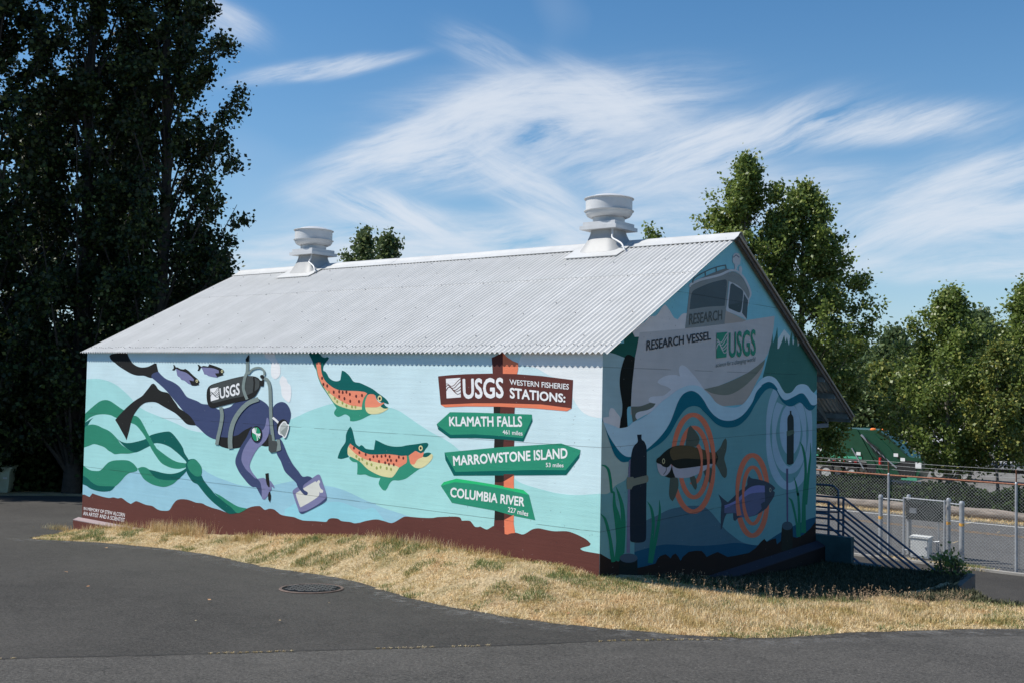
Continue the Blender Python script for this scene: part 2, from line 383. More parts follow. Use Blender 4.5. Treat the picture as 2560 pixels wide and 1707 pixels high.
class Mural:
    """paint areas on one wall: axis 1 = long wall (y = 0), axis 0 = gable (x = 0)"""
    def __init__(s, axis, base): s.ax = axis; s.h = base*.32; s.mb = MB(); s.mats = []
    def setm(s, m):
        if m not in s.mats: s.mats.append(m)
        s.mb.mi = s.mats.index(m)
    def P(s, p):
        w = U(p[0], p[1], s.ax, 0.0)
        if s.ax == 1: return (min(0, max(-BL, w.x)), -s.h, min(.296, w.z))
        y = min(BW, max(0, w.y)); return (s.h, y, min(roof_z(y)-.052, w.z))
    def poly(s, px, m, smooth=True, dh=.0006):
        if isinstance(px, str): px = pts(px)
        if smooth: px = smooth_poly(px)
        s.h += dh*.4; s.setm(m); vs = [s.P(p) for p in px]
        flat = [Vector((v[0], v[2], 0)) if s.ax == 1 else Vector((v[1], v[2], 0)) for v in vs]
        tri = tessellate_polygon([flat]); fs = []
        for t in tri:
            a, b, c = (flat[i] for i in t)
            ar = (b-a).cross(c-a).z
            if abs(ar) < 1e-10: continue
            fs.append(t if ar > 0 else tuple(reversed(t)))
        s.mb.add(vs, fs); return s
    def stroke(s, px, m, w=None, closed=False, dh=.0006, smooth=True):
        if isinstance(px, str):
            fr = None
            px_ = pts(px); sc = FR[px.split()[0]][2]
            if w is not None: px_ = [(p[0], p[1], w/sc) for p in px_]
            px = px_
        if smooth: px = smooth_poly(px, closed, 5, 75)
        n = len(px); L_, R_ = [], []
        for i in range(n):
            a = np.array(px[i-1] if (i or closed) else px[i])[:2]; b = np.array(px[(i+1) % n] if (i < n-1 or closed) else px[i])[:2]
            d = b-a; d /= (np.linalg.norm(d)+1e-9); nn = np.array([-d[1], d[0]]); p = np.array(px[i][:2]); h = px[i][2]/2
            L_.append(tuple(p+nn*h)); R_.append(tuple(p-nn*h))
        s.h += dh*.4; s.setm(m); vs = [s.P(p) for p in L_+R_]; fs = []
        for i in range(n if closed else n-1):
            j = (i+1) % n; fs.append((i, j, n+j, n+i))
        s.mb.add(vs, fs); return s
    def ell(s, fr, x, y, rx, ry, m, rot=0, n=28, dh=.0006):
        f = FR[fr]; c, q = math.cos(rot), math.sin(rot); px = []
        for k in range(n):
            t = 2*math.pi*k/n; a, b = rx*math.cos(t), ry*math.sin(t)
            px.append((f[0]+(x+a*c-b*q)/f[2], f[1]+(y+a*q+b*c)/f[2]))
        return s.poly(px, m, False, dh)
    def ring(s, fr, x, y, rx, ry, w, m, wy=None, t0=0, t1=360, n=56, dh=.0006):
        f = FR[fr]; out = []; wy = wy or w
        full = (t1-t0) >= 360
        for k in range(n if full else n+1):
            t = math.radians(t0+(t1-t0)*k/n); ww = abs(math.cos(t))*w+abs(math.sin(t))*wy
            out.append((f[0]+(x+rx*math.cos(t))/f[2], f[1]+(y+ry*math.sin(t))/f[2], ww/f[2]))
        return s.stroke(out, m, None, full, dh, False)
    def quad_map(s, quad):
        q = [np.array(p) for p in pts(quad)]       # TL TR BR BL
        return lambda u, v: tuple((q[0]*(1-u)+q[1]*u)*(1-v)+(q[3]*(1-u)+q[2]*u)*v)
    def text(s, txt, quad, m, bold=.03, dh=.0006, slant=0.0, sp=1.0):
        co, fs = glyphs(txt, slant, sp); f = s.quad_map(quad); s.h += dh*.4; s.setm(m)
        x0, x1 = co[:, 0].min()-bold, co[:, 0].max()+bold; y0, y1 = co[:, 1].min()-bold, co[:, 1].max()+bold
        dirs = [(0, 0)]+([(math.cos(k*math.pi/4)*bold, math.sin(k*math.pi/4)*bold) for k in range(8)] if bold > 0 else [])
        for dx, dy in dirs:
            s.h += .00006; vs = [s.P(f((c[0]+dx-x0)/(x1-x0), (y1-c[1]-dy)/(y1-y0))) for c in co]; s.mb.add(vs, fs)
        return s
    def logo(s, quad, m, back):
        """square emblem with the wave lines cut through it"""
        f = s.quad_map(quad)
        s.poly([f(0, 0), f(1, -.02), f(1, .98), f(0, 1)], m, False)
        for ln, w in (([(-.02, .26), (.12, .27), (.28, .37), (.45, .38), (.62, .30), (.8, .15), (1.02, .02)], .035),
                      ([(-.02, .40), (.12, .33), (.26, .40), (.42, .49), (.58, .47), (.78, .33), (1.02, .17)], .035),
                      ([(-.02, .62), (.12, .46), (.28, .44), (.42, .54), (.56, .61), (.74, .56), (1.02, .40)], .04),
                      ([(.30, .46), (.46, .58), (.62, .68), (.80, .66), (1.02, .56)], .032),
                      ([(.42, .56), (.58, .70), (.74, .80), (.88, .80), (1.02, .74)], .032)):
            sc = np.linalg.norm(np.array(f(0, 0))-np.array(f(0, 1)))
            s.stroke([(*f(u, v), w*sc) for u, v in ln], back, None, False)
        return s
    def build(s, name, parent, label=None):
        o = s.mb.build(name, s.mats, parent)
        if label: o['label'] = label
        return o
_gl = {}
def glyphs(txt, slant, sp):
    k = (txt, slant, sp)
    if k in _gl: return _gl[k]
    cu = bpy.data.curves.new('lettering', 'FONT'); cu.body = txt; cu.size = 1; cu.shear = slant
    cu.resolution_u = 3; cu.space_character = sp; cu.fill_mode = 'FRONT'
    ob = bpy.data.objects.new('lettering', cu); C.objects.link(ob)
    dg = bpy.context.evaluated_depsgraph_get(); me = bpy.data.meshes.new_from_object(ob.evaluated_get(dg))
    co = np.empty(len(me.vertices)*3); me.vertices.foreach_get('co', co); co = co.reshape(-1, 3)
    fs, seen = [], set()
    for p in me.polygons:
        key = tuple(sorted((round(co[v][0], 4), round(co[v][1], 4)) for v in p.vertices))
        if key in seen: continue
        seen.add(key); fs.append(tuple(p.vertices))
    bpy.data.objects.remove(ob); bpy.data.curves.remove(cu); bpy.data.meshes.remove(me)
    _gl[k] = (co, fs); return _gl[k]

# ---- paints of the long wall, by the colour they show in sun
CYAN = FP(160, 211, 214); MID = FP(146, 191, 212); PALE = FP(214, 228, 236); LAV0 = FP(200, 213, 224); LIGHTEST = FP(224, 239, 244)
KG, KD = FP(44, 128, 106), FP(6, 88, 84); NAVY, LAV, BLK = FP(60, 71, 108), FP(118, 120, 160), FP(33, 34, 35)
GRY, TANK, WHT = FP(122, 136, 136), FP(68, 73, 75), FP(250, 250, 250); TEAL, ORG, CRM = FP(6, 92, 90), FP(234, 136, 110), FP(214, 207, 160)
GRN, SPB, SPG, DBR = FP(50, 140, 117), FP(96, 46, 46), FP(152, 160, 92), FP(92, 52, 50)
SG, SGD, SGB, SOR, PBK = FP(44, 138, 112), FP(4, 92, 88), FP(42, 184, 118), FP(226, 126, 96), FP(38, 35, 34)

m = Mural(1, .001)
m.poly('D 1120,240 1250,262 1350,290 1480,365 1600,420 1700,520 1770,640 1830,740 1900,815 2010,862 2200,880 P 1560,1040 1560,840 1320,840', LIGHTEST)
m.poly('A 100,455 205,455 300,448 400,460 500,490 600,545 700,630 770,700 830,770 900,830 1000,885 1200,965 1400,1050 1520,1110 1700,1150 P 620,1090 C 0,950 150,880 300,825 450,780 700,740 1000,760 1210,820 1350,870 1500,970 1600,1040 1800,1165 2000,1265 2091,1310 D 120,1060 250,1130 350,1195 430,1260 700,1340 1100,1400 E 1020,245 1100,300 1250,350 1400,390 1500,415 1700,437 1900,430 2010,420 2300,400 P 1600,1560 P 100,1560', CYAN)
m.poly('F 60,560 140,565 400,660 600,540 690,470 760,420 860,385 950,470 1100,560 1300,560 1490,400 1600,370 1700,370 1780,420 1900,480 2091,550 G 300,580 450,600 600,600 760,580 900,550 1020,530 1200,540 1430,590 1550,610 1700,660 1850,730 2000,800 2091,825 H 700,1400 850,1460 1000,1510 1150,1560 P 1060,1300 P 1120,1560 P 100,1560', MID)
m.poly('G 900,900 1100,800 1300,830 1600,800 1900,900 2091,900 P 1100,1500 P 700,1500', FP(142, 200, 218))
m.build('painted_water', front, 'pale blue and turquoise painted water swells')
m = Mural(1, .0035)
m.poly('F 130,708 160,705 230,737 268,690 350,718 420,738 490,750 540,742 600,755 650,750 720,800 770,828 800,810 840,792 900,812 970,840 1050,855 1110,895 1170,915 1260,915 1290,885 1330,820 1380,775 1460,765 1540,780 1620,810 1700,820 1760,850 1840,880 1930,905 2000,935 G 50,903 110,930 180,948 270,940 340,920 400,890 480,862 570,855 600,875 640,905 700,890 760,900 800,930 850,968 920,985 1020,1000 1080,1025 1150,1045 1300,1052 1440,1062 1470,1030 1510,1015 1590,1020 1640,1050 1760,1065 1810,1080 1880,1072 1960,1050 2091,1030 P 960,1301 980,1306 1000,1296 1012,1290 1030,1291 E 0,697 100,697 150,688 230,685 350,682 410,692 430,728 520,730 550,760 580,797 620,800 640,795 710,828 760,805 795,790 915,872 950,882 1010,862 1060,868 1120,885 1170,865 1230,828 1300,815 1400,835 1480,848 1620,848 1700,870 1780,905 1850,945 1895,990 1880,1012 1800,1035 1775,1048 1810,1070 1880,1085 2000,1105 2100,1120 P 1540,1600 P 100,1600 P 150,1235', BROWNP)
m.text('IN MEMORY OF STEW ALCORN', 'F 157,866 693,948 690,999 155,907', WHT, .004)
m.text('AN ARTIST AND A SCIENTIST', 'F 150,924 692,1013 690,1064 148,974', WHT, .004)
m.build('painted_sea_floor', front, 'brown painted sea floor with two lines of white memorial lettering')

m = Mural(1, .0025)
m.poly('A 100,980 172,905 230,850 300,790 370,740 440,725 500,740 570,785 640,835 700,870 800,925 850,940 890,975 940,1060 990,1160 1020,1210 1070,1300 1100,1350 F 1180,160 1270,225 1340,265 1400,285 1500,300 1520,320 1490,350 1400,370 1310,360 1230,330 1160,285 1090,190 1040,110 A 1000,1280 940,1180 880,1100 830,1050 770,1025 560,950 510,925 430,912 350,915 290,930 230,960 168,1020 100,1060', KG)
m.poly('A 100,1060 168,1020 280,955 240,1000 205,1060 165,1085 100,1110', KD)
m.poly('A 590,1230 640,1265 700,1285 760,1285 820,1275 900,1255 970,1230 1020,1190 1070,1170 1150,1150 1230,1138 1280,1140 1330,1180 1400,1270 1450,1350 F 1470,160 1520,240 1530,270 1500,290 1480,260 1400,180 1340,130 1280,85 1200,50 1130,35 1075,38 1020,70 950,105 880,140 820,155 760,130 690,80 640,30', KD)
m.poly('A 940,1100 990,1160 1020,1210 1070,1300 1100,1350 F 1080,150 1040,110 A 1000,1280 960,1215', KG)
m.poly('A 100,1130 160,1085 210,1055 270,1045 340,1060 400,1090 470,1120 530,1165 590,1230 640,1300 700,1345 760,1385 820,1410 740,1425 640,1425 560,1432 520,1410 470,1380 430,1345 370,1320 290,1300 230,1320 155,1345 100,1350', KG)
m.poly('F 60,290 148,325 200,365 250,390 310,397 360,395 400,365 440,320 480,285 540,262 640,255 730,260 790,290 830,330 860,370 850,395 810,410 760,420 700,460 640,530 560,600 480,597 400,595 330,585 260,545 200,490 142,455 60,420', KG)
m.poly('F 60,420 142,455 200,490 260,545 330,585 400,595 480,597 565,600 530,640 490,660 400,667 310,652 240,625 190,590 138,570 60,540', KD)
m.poly('F 860,365 910,345 960,350 1010,380 1040,430 1090,480 1150,505 1220,515 1300,515 1385,510 1330,560 1270,590 1200,606 1130,595 1060,575 1000,545 940,500 900,440', KG)
m.poly('F 1000,378 1100,400 1200,425 1300,435 1380,420 1440,395 1500,355 1500,390 1470,430 1430,470 1385,510 1300,517 1220,515 1150,505 1090,480 1040,430', KD)
m.poly('F 1495,350 1520,370 1560,420 1620,465 1670,470 1695,455 1720,510 1770,580 1830,650 1880,710 G 60,760 130,820 200,870 285,945 180,957 90,905 0,835 F 1840,800 1760,720 1680,620 1640,570 1580,540 1530,470 1500,410', KD)
m.poly('F 1860,680 G 60,720 150,780 230,830 300,865 410,888 340,930 275,945 200,870 130,820 60,760 0,705', KG)
m.poly('F 1490,355 1495,290 1530,250 1570,240 1610,245 1650,280 1690,340 1700,400 1690,450 1660,475 1600,470 1540,430 1505,390', KD)
m.poly('F 1555,252 1600,248 1650,280 1690,340 1700,400 1690,450 1670,468 1620,465 1570,430 1530,380 1510,320 1520,280', KG)
m.build('painted_kelp', front, 'green painted kelp ribbons joined at a knot')

def eye(m, fr, x, y, rx, ry, c1, c2, k=.5):
    m.ell(fr, x, y, rx, ry, c1); m.ell(fr, x, y, rx*k, ry*k, c2)
m = Mural(1, .005)
m.poly('B 835,90 975,90 990,180 1030,240 1050,310 1048,390 1025,430 990,455 955,440 930,400 928,320 935,240 900,200 860,180', WHT)
m.poly('B 1040,490 1060,430 1080,408 1130,450 1150,500 1185,540 1195,640 1180,740 1160,760 1110,720 1070,660 1060,560', WHT)
m.build('painted_bubbles', front, 'white painted air bubbles rising from the diver')
m = Mural(1, .0055)
m.poly('A 490,150 520,130 600,115 680,98 715,105 740,160 780,230 830,275 900,300 980,295 1040,270 1080,248 1105,250 1115,300 1130,360 1080,390 1045,440 1000,430 940,408 850,405 770,380 700,340 620,290 560,240 510,200', BLK)
m.poly('A 565,985 640,900 720,820 800,750 860,710 920,670 970,610 1010,560 1040,520 1070,512 1100,540 1130,585 1180,615 1250,630 1290,670 1330,730 1360,770 1400,830 1460,870 1530,920 1580,980 1640,1058 1540,1050 1490,1030 1440,980 1390,930 1340,890 1260,845 1180,800 1110,760 1040,750 960,762 900,800 850,860 800,940 770,1030 750,1120 715,1248 690,1200 650,1130 600,1040', BLK)
m.poly('B 195,1225 250,1200 370,1205 430,1190 500,1170 560,1130 620,1095 690,1070 640,1170 580,1260 530,1340 480,1355 400,1362 330,1350 250,1315', BLK)
m.poly('B 930,1100 860,1200 800,1290 800,1318 850,1330 905,1328 930,1250', BLK)
m.poly('A 1045,395 1080,370 1130,355 1170,400 1230,450 1320,490 1400,545 1450,610 1500,680 1560,710 1640,740 1700,775 1780,785 B 180,815 250,850 330,835 400,812 440,775 500,740 560,725 650,718 760,712 830,745 880,785 915,840 930,900 935,1000 935,1100 930,1180 880,1150 780,1080 690,1075 600,1110 540,1150 500,1180 430,1200 370,1215 250,1210 205,1237 A 1800,1210 1730,1160 1650,1080 1620,1055 1600,1010 1540,930 1450,860 1400,800 1350,740 1300,680 1250,620 1180,550 1100,480 1040,430', NAVY)
m.poly('B 945,900 955,830 980,790 1020,762 1070,750 1120,765 1160,810 1185,880 1187,940 1165,1030 1100,1150 1085,1195 1050,1225 1000,1240 940,1240', NAVY)
# near arm
m.poly('B 875,955 900,970 912,1060 905,1150 870,1240 800,1320 G 560,90 510,160 470,240 447,300 445,350 480,420 540,495 590,560 600,640 598,690 605,750 560,670 525,610 480,605 430,570 370,500 310,420 270,340 255,290 260,230 290,150 330,70 400,-40 B 660,1110 720,1060 800,1000', NAVY)
m.poly('B 875,955 895,965 908,1060 905,1150 870,1240 800,1320 G 560,90 510,160 470,240 447,300 445,350 480,420 540,495 510,490 450,430 390,370 345,290 335,230 350,150 390,60 430,0 B 690,1190 780,1140 830,1110 855,1060', LAV)
m.poly('G 545,498 620,488 650,500 700,515 740,560 765,610 760,625 735,600 725,600 730,640 700,670 690,700 665,740 640,770 610,765 600,740 600,640 580,545', LAV)
m.poly('G 647,432 690,423 692,480 705,560 705,608 690,610 665,570 655,520', BLK, False)
m.poly('G 695,670 708,665 722,720 720,765 708,810 685,770 682,710', BLK, False)
# slate, then the far arm holding it
m.poly('G 1050,850 1085,925 1120,925 1200,890 1330,810 1440,740 1450,745 1445,775 1400,820 1250,900 1150,950 1120,955 1095,940', NAVY)
m.poly('G 1005,680 1010,650 1060,610 1200,530 1320,450 1345,443 1365,460 1400,560 1440,680 1450,740 1350,825 1200,910 1120,930 1088,925 1050,820', LAV)
m.poly('G 1045,690 1090,660 1200,590 1300,532 1320,545 1350,640 1355,690 1340,730 1240,800 1110,872 1100,860 1060,750', FP(205, 206, 202))
m.poly('G 1322,545 1350,512 1365,540 1352,570 1372,625 1405,650 1400,680 1365,685 1345,640', FP(205, 206, 202))
m.poly('B 1015,1230 1060,1240 1100,1320 1140,1420 1180,1500 1220,1568 G 1080,400 1135,470 1200,465 1240,475 1262,495 1200,540 1150,580 1140,620 1160,650 1195,670 1205,690 1190,715 1160,710 1120,670 1070,600 1050,550 990,490 910,410 880,350 850,270 810,200 795,150 790,10', NAVY)
# tank
m.poly('B 90,680 95,600 120,550 170,520 350,465 560,415 660,412 740,425 790,470 795,540 770,600 720,680 640,720 480,755 300,800 180,830 130,815 100,760', BLK)
m.poly('B 130,560 180,525 400,457 600,414 700,420 780,475 775,560 720,610 600,668 400,710 180,765 140,745', TANK)
m.stroke('B 705,425 715,500 705,620', BLK, 22)
m.poly('B 790,470 815,470 822,450 800,440 788,420 800,400 830,398 842,420 840,460 835,545 800,545 780,520', BLK)
m.logo('B 138,578 246,560 251,715 147,742', WHT, TANK)
m.text('USGS', 'B 258,572 524,498 526,658 268,712', WHT, .028)
m.stroke('B 624,190 622,350 590,440 572,560 590,640 622,718', GRY, 38)
m.poly('B 603,225 603,190 640,138 649,150 645,225', BLK, False)
m.stroke('B 635,385 690,325 770,303 825,325 848,370 845,402', GRY, 26)
m.stroke('B 845,440 890,470 918,560 925,700 930,850 940,1050 965,1262', GRY, 42)
m.stroke('B 278,815 295,930 275,1070 245,1200 225,1310', GRY, 46)
m.stroke('B 772,712 640,765 530,870 450,1000 412,1130 400,1250 405,1362', GRY, 58)
m.poly('B 1010,1240 1050,1240 1068,1370 1050,1385 1000,1400', GRY)
m.poly('B 903,1172 942,1178 950,1255 1010,1262 1020,1300 1005,1400 930,1412 903,1380', TANK, False)
# mask
m.stroke('B 958,955 1000,990 1040,1030', WHT, 28)
m.ell('B', 1085, 1075, 72, 100, BLK, .2)
m.poly('B 1030,1130 1040,1075 1070,1030 1100,1003 1130,1008 1150,1040 1172,1045 1168,1100 1150,1160 1130,1210 1105,1225 1080,1190 1050,1180 1032,1160', WHT)
m.poly('B 1046,1128 1056,1082 1080,1040 1104,1018 1124,1022 1142,1050 1158,1056 1155,1100 1138,1155 1120,1195 1106,1208 1088,1180 1058,1168', FP(176, 182, 182))
m.poly('B 1062,1140 1150,1062 1155,1100 1138,1155 1120,1195 1106,1205 1088,1180', FP(140, 148, 148))
# shoulder patch
m.ell('B', 745, 1170, 70, 106, BLK); m.ell('B', 745, 1170, 55, 90, FP(36, 142, 106))
m.poly('B 692,1110 720,1085 738,1150 765,1165 802,1160 795,1200 770,1190 730,1170 692,1150', WHT)
for a in ('B 735,1160 755,1205 760,1255', 'B 748,1165 775,1205 790,1225', 'B 735,1150 700,1130', 'B 738,1150 742,1090'): m.stroke(a, WHT, 9)
m.build('painted_diver', front, 'painted scuba diver with black fins writing on a slate')

m = Mural(1, .005)
m.poly('A 1360,315 1420,340 1480,355 1560,410 1595,450 1592,482 1545,470 1562,528 1520,512 1470,472 1430,460 1410,432 1380,410 1370,370', LAV)
m.poly('A 1310,330 1330,310 1325,262 1345,275 1358,300 1380,300 1420,320 1465,325 1480,315 1530,350 1580,400 1640,450 1670,490 1655,518 1668,530 1610,540 1565,537 1533,465 1590,480 1590,450 1500,372 1420,345 1360,315 1340,340 1312,337', BLK)
eye(m, 'A', 1633, 478, 15, 20, CRM, BLK)
m.build('painted_fish', front, 'small dark painted fish nose down above the diver')
m = Mural(1, .005)
m.poly('A 1690,298 1760,303 1850,312 1920,340 1920,378 1870,380 1905,425 1905,435 1850,427 1780,410 1760,395 1730,390 1715,350', LAV)
m.poly('A 1640,262 1665,270 1690,290 1720,280 1780,290 1795,258 1850,275 1920,300 1975,330 1992,360 1970,385 1985,400 1900,427 1870,378 1920,375 1920,340 1850,312 1760,302 1690,300 1665,345 1640,345 1655,305', BLK)
eye(m, 'A', 1962, 352, 14, 20, CRM, BLK)
m.build('painted_fish', front, 'small dark painted fish beside the air tank')

m = Mural(1, .004)
m.poly('C 240,240 265,330 285,420 330,530 390,620 470,740 530,830 500,880 505,915 545,945 590,935 645,912 700,945 708,1000 760,1003 850,980 930,940 990,912 960,860 930,780 960,660 900,640 700,700 400,500 300,240', GRN)
m.poly('C 165,118 230,105 300,115 340,160 380,175 410,165 432,182 400,225 370,260 355,310 358,345 385,355 410,390 430,430 480,470 540,480 580,465 600,340 640,355 700,410 755,485 830,500 900,530 1000,580 1080,640 1150,690 1200,740 1215,778 1190,775 1150,760 1120,760 1060,720 1040,665 990,655 935,655 900,620 830,612 720,607 600,602 520,582 440,532 380,472 345,402 330,330 322,238 300,232 265,248 262,330 240,290 215,220', TEAL)
m.poly('C 370,565 460,645 560,720 700,785 862,812 862,848 770,853 680,840 560,800 490,750 430,660', CRM)
m.poly('C 262,250 295,232 325,238 330,330 345,400 380,470 440,530 520,580 600,600 720,605 830,610 900,622 932,640 890,700 868,770 862,815 700,790 560,720 460,650 370,565 320,480 290,400 275,320', ORG)
m.poly('C 905,818 1050,818 1110,803 1160,833 1210,832 1180,860 1100,900 1020,912 960,905 920,870', CRM)
m.poly('C 905,820 905,750 940,660 990,648 1030,660 1050,710 1080,750 1110,765 1150,755 1150,775 1110,800 1050,820', ORG)
m.poly('C 1150,772 1170,800 1205,825 1190,835 1150,835 1108,810 1120,790', TEAL)
eye(m, 'C', 1096, 705, 28, 38, CRM, PBK)
h0 = m.h
for x, y in ((343,440),(360,520),(410,540),(495,622),(566,615),(612,625),(660,620),(705,650),(566,680),(635,705),(710,740),(788,675),(864,665),(825,745)): m.ell('C', x, y, 12, 22, SPB, n=12, dh=0); m.h = h0+.00024
for x, y in ((432,620),(508,700),(540,745),(608,762),(660,798),(733,812),(778,815)): m.ell('C', x, y, 11, 21, SPG, n=12, dh=0)
m.build('painted_trout', front, 'spotted orange and green painted trout curving tail up')
m = Mural(1, .004)
m.poly('H 235,565 240,600 290,645 370,660 375,740 368,868 430,875 510,870 580,900 680,925 775,928 745,1020 770,1080 820,1140 865,1150 900,1100 940,1020 1000,972 1100,972 1220,940 1320,870 1400,810 1470,765 1440,700 1300,520 1200,520 900,700 400,560', GRN)
m.poly('H 250,33 280,80 305,170 325,260 350,340 405,385 440,355 475,375 520,420 600,435 662,438 670,380 688,268 730,285 850,345 950,375 1050,385 1150,380 1230,362 1400,340 1530,320 1590,320 1610,345 1600,380 1560,430 1530,475 1480,498 1440,480 1390,462 1340,490 1270,537 1140,547 1050,532 900,517 780,522 600,522 470,482 370,422 300,372 250,332 215,380 203,450 205,520 230,565 190,575 100,598 30,588 40,540 90,420 165,305 175,180 210,90', TEAL)
m.poly('H 225,380 270,440 360,520 480,590 600,628 760,665 930,688 1030,710 1105,748 1040,850 990,910 940,922 790,895 650,835 540,765 430,655 330,595 215,530 203,450 210,400', CRM)
m.poly('H 250,330 300,370 370,420 470,480 600,520 780,520 900,515 1050,530 1140,545 1235,540 1235,655 1180,700 1105,748 1030,712 930,690 760,670 600,630 480,590 360,520 270,440 222,382', ORG)
m.poly('H 1310,690 1365,690 1400,620 1450,590 1520,560 1590,560 1660,505 1690,530 1680,590 1620,670 1530,740 1460,762 1380,750 1330,715', CRM)
m.poly('H 1270,540 1340,490 1390,460 1440,485 1480,500 1530,475 1525,540 1500,570 1420,610 1370,690 1340,695 1300,680 1280,600', ORG)
m.poly('H 1515,560 1530,510 1580,490 1630,490 1665,505 1610,550 1560,568', TEAL)
eye(m, 'H', 1478, 412, 35, 48, CRM, PBK)
h0 = m.h
for x, y in ((315,408),(410,488),(520,522),(594,608),(655,558),(720,550),(796,552),(752,643),(864,543),(936,558),(903,618),(960,625),(858,665),(925,690),(1008,698),(1055,625),(1097,565),(1175,583)): m.ell('H', x, y, 16, 27, SPB, n=12, dh=0); m.h = h0+.00024
for x, y in ((357,552),(405,605),(460,602),(540,675),(620,697),(710,755),(778,738),(885,760),(960,775)): m.ell('H', x, y, 16, 28, SPG, n=12, dh=0)
m.build('painted_trout', front, 'spotted painted trout with open mouth and cream belly')

# painted signpost
m = Mural(1, .0048)
m.poly('D 805,160 870,132 938,85 938,360 818,360', DBR, False); m.poly('D 938,85 960,125 990,155 1050,195 1120,225 1120,290 1105,360 938,360', SOR, False)
m.build('painted_post', front)
m = Mural(1, .0048)
m.poly('D 828,735 908,740 905,820 828,820', PBK, False); m.poly('D 908,740 1080,742 1075,820 905,820', DBR, False)
m.build('painted_post', front)
m = Mural(1, .0048)
m.poly('D 838,1110 950,1115 940,1240 832,1240', PBK, False); m.poly('D 950,1115 1075,1120 1070,1230 940,1240', DBR, False)
m.build('painted_post', front)
m = Mural(1, .0048)
m.poly('E 805,200 908,200 908,278 880,292 805,292', PBK, False); m.poly('E 805,292 880,292 908,278 908,345 803,330', DBR, False)
m.poly('E 908,200 1023,200 1023,213 908,282', DBR, False); m.poly('E 908,282 1023,213 1023,365 908,345', SOR, False)
m.build('painted_post', front)
m = Mural(1, .0048)
m.poly('E 805,600 912,620 912,722 800,724', PBK, False); m.poly('E 800,724 912,722 918,884 795,800', DBR, False)
m.poly('E 912,620 1022,650 1022,660 912,720', DBR, False); m.poly('E 912,720 1022,662 1020,760 1038,868 990,872 950,886 918,880', SOR, False)
m.build('painted_post', front)
m = Mural(1, .0062)
m.poly('D 200,715 600,697 900,697 1400,712 1755,757 1700,792 1300,758 900,738 500,735 250,745', SOR, False)
m.poly('D 168,378 330,362 500,352 800,345 1100,352 1400,375 1772,422 1755,757 1400,712 900,697 600,697 200,715', DBR, False)
m.logo('D 262,408 434,400 440,632 270,640', WHT, DBR)
m.text('USGS', 'D 460,405 945,392 950,638 468,648', WHT, .028)
m.text('WESTERN FISHERIES', 'D 1018,413 1726,470 1722,537 1024,478', WHT, .012)
m.text('STATIONS:', 'D 1020,510 1686,587 1682,692 1024,640', WHT, .032)
m.build('painted_sign', front, 'large brown painted sign headed stations')
m = Mural(1, .0062)
m.poly('D 152,945 165,960 315,1072 600,1065 900,1085 1175,1110 1285,870 1290,910 1182,1152 900,1125 600,1110 310,1112 170,1010', SGD, False)
m.poly('D 152,945 310,803 600,808 1282,832 1285,880 1175,1110 900,1085 600,1065 315,1072 165,960', SG, False)
m.text('KLAMATH FALLS', 'D 298,856 1165,850 1169,980 302,972', WHT, .028); m.text('461 miles', 'D 935,1012 1171,1028 1174,1082 938,1064', WHT, .012)
m.build('painted_sign', front, 'green painted arrow pointing left, topmost of the arrows')
m = Mural(1, .0062)
m.poly('D 245,1282 270,1330 375,1512 900,1500 1300,1490 1685,1492 1860,1255 1845,1345 1690,1550 900,1555 355,1558 255,1370', SGD, False)
m.poly('D 245,1282 900,1220 1630,1175 1860,1252 1855,1290 1685,1492 1300,1490 900,1500 375,1512 270,1330', SG, False)
m.text('MARROWSTONE ISLAND', 'D 343,1322 1705,1226 1708,1352 352,1442', WHT, .028); m.text('53 miles', 'D 1448,1404 1660,1410 1660,1458 1450,1456', WHT, .012)
m.build('painted_sign', front, 'long green painted arrow pointing right')
m = Mural(1, .0062)
m.poly('E 192,330 225,290 370,250 600,285 900,335 1130,380 1190,430 1195,442 900,390 600,335 360,290', SGB, False)
m.poly('E 192,332 350,290 600,315 900,367 1195,437 1265,722 1000,668 800,612 318,525', SG, False)
m.text('COLUMBIA RIVER', 'E 303,346 1147,462 1141,570 298,460', WHT, .028); m.text('227 miles', 'E 958,570 1190,624 1184,680 954,628', WHT, .012)
m.build('painted_sign', front, 'lowest green painted arrow with bright top edge')

# ---- gable mural, by the colour it shows in shade
GW = GP(90, 114, 138); GWR = GP(50, 83, 96); GDT = GP(0, 52, 71); GHUL = GP(94, 101, 114); GSPL = GP(104, 114, 132); GLV = GP(112, 114, 128)
GGR, GGR2 = GP(25, 59, 62), GP(10, 46, 46); GBK = GP(6, 9, 9); GKEEL = GP(60, 68, 70); GBE = GP(86, 88, 94); GOR = GP(108, 62, 52)
GCAB, GWIN, GTR = GP(66, 76, 86), GP(38, 50, 60), GP(96, 107, 124); GGRASS = GP(10, 64, 54); GFIN = GP(38, 46, 46)
m = Mural(0, .001)
m.poly('N 150,120 195,132 290,140 400,170 580,240 600,700 620,1200 500,1600 100,1600', GP(77, 99, 114))
m.poly('N 275,138 300,100 400,0 805,-40 790,260 765,240 690,195 580,240 400,170', GGR2, False)
m.poly('I 0,1000 60,900 85,910 100,945 115,920 132,885 145,945 200,1000 100,1100 0,1100', GGR2, False)
m.poly('I 90,905 100,945 112,930 120,900', GTR, False)
m.poly('I 60,900 180,850 240,790 290,785 320,760 350,710 385,678 430,740 465,800 500,818 540,770 575,760 720,760 720,960 100,980', GLV)
m.build('painted_shore', gable, 'painted pale water and green bank at the near gable corner')
m = Mural(0, .001)
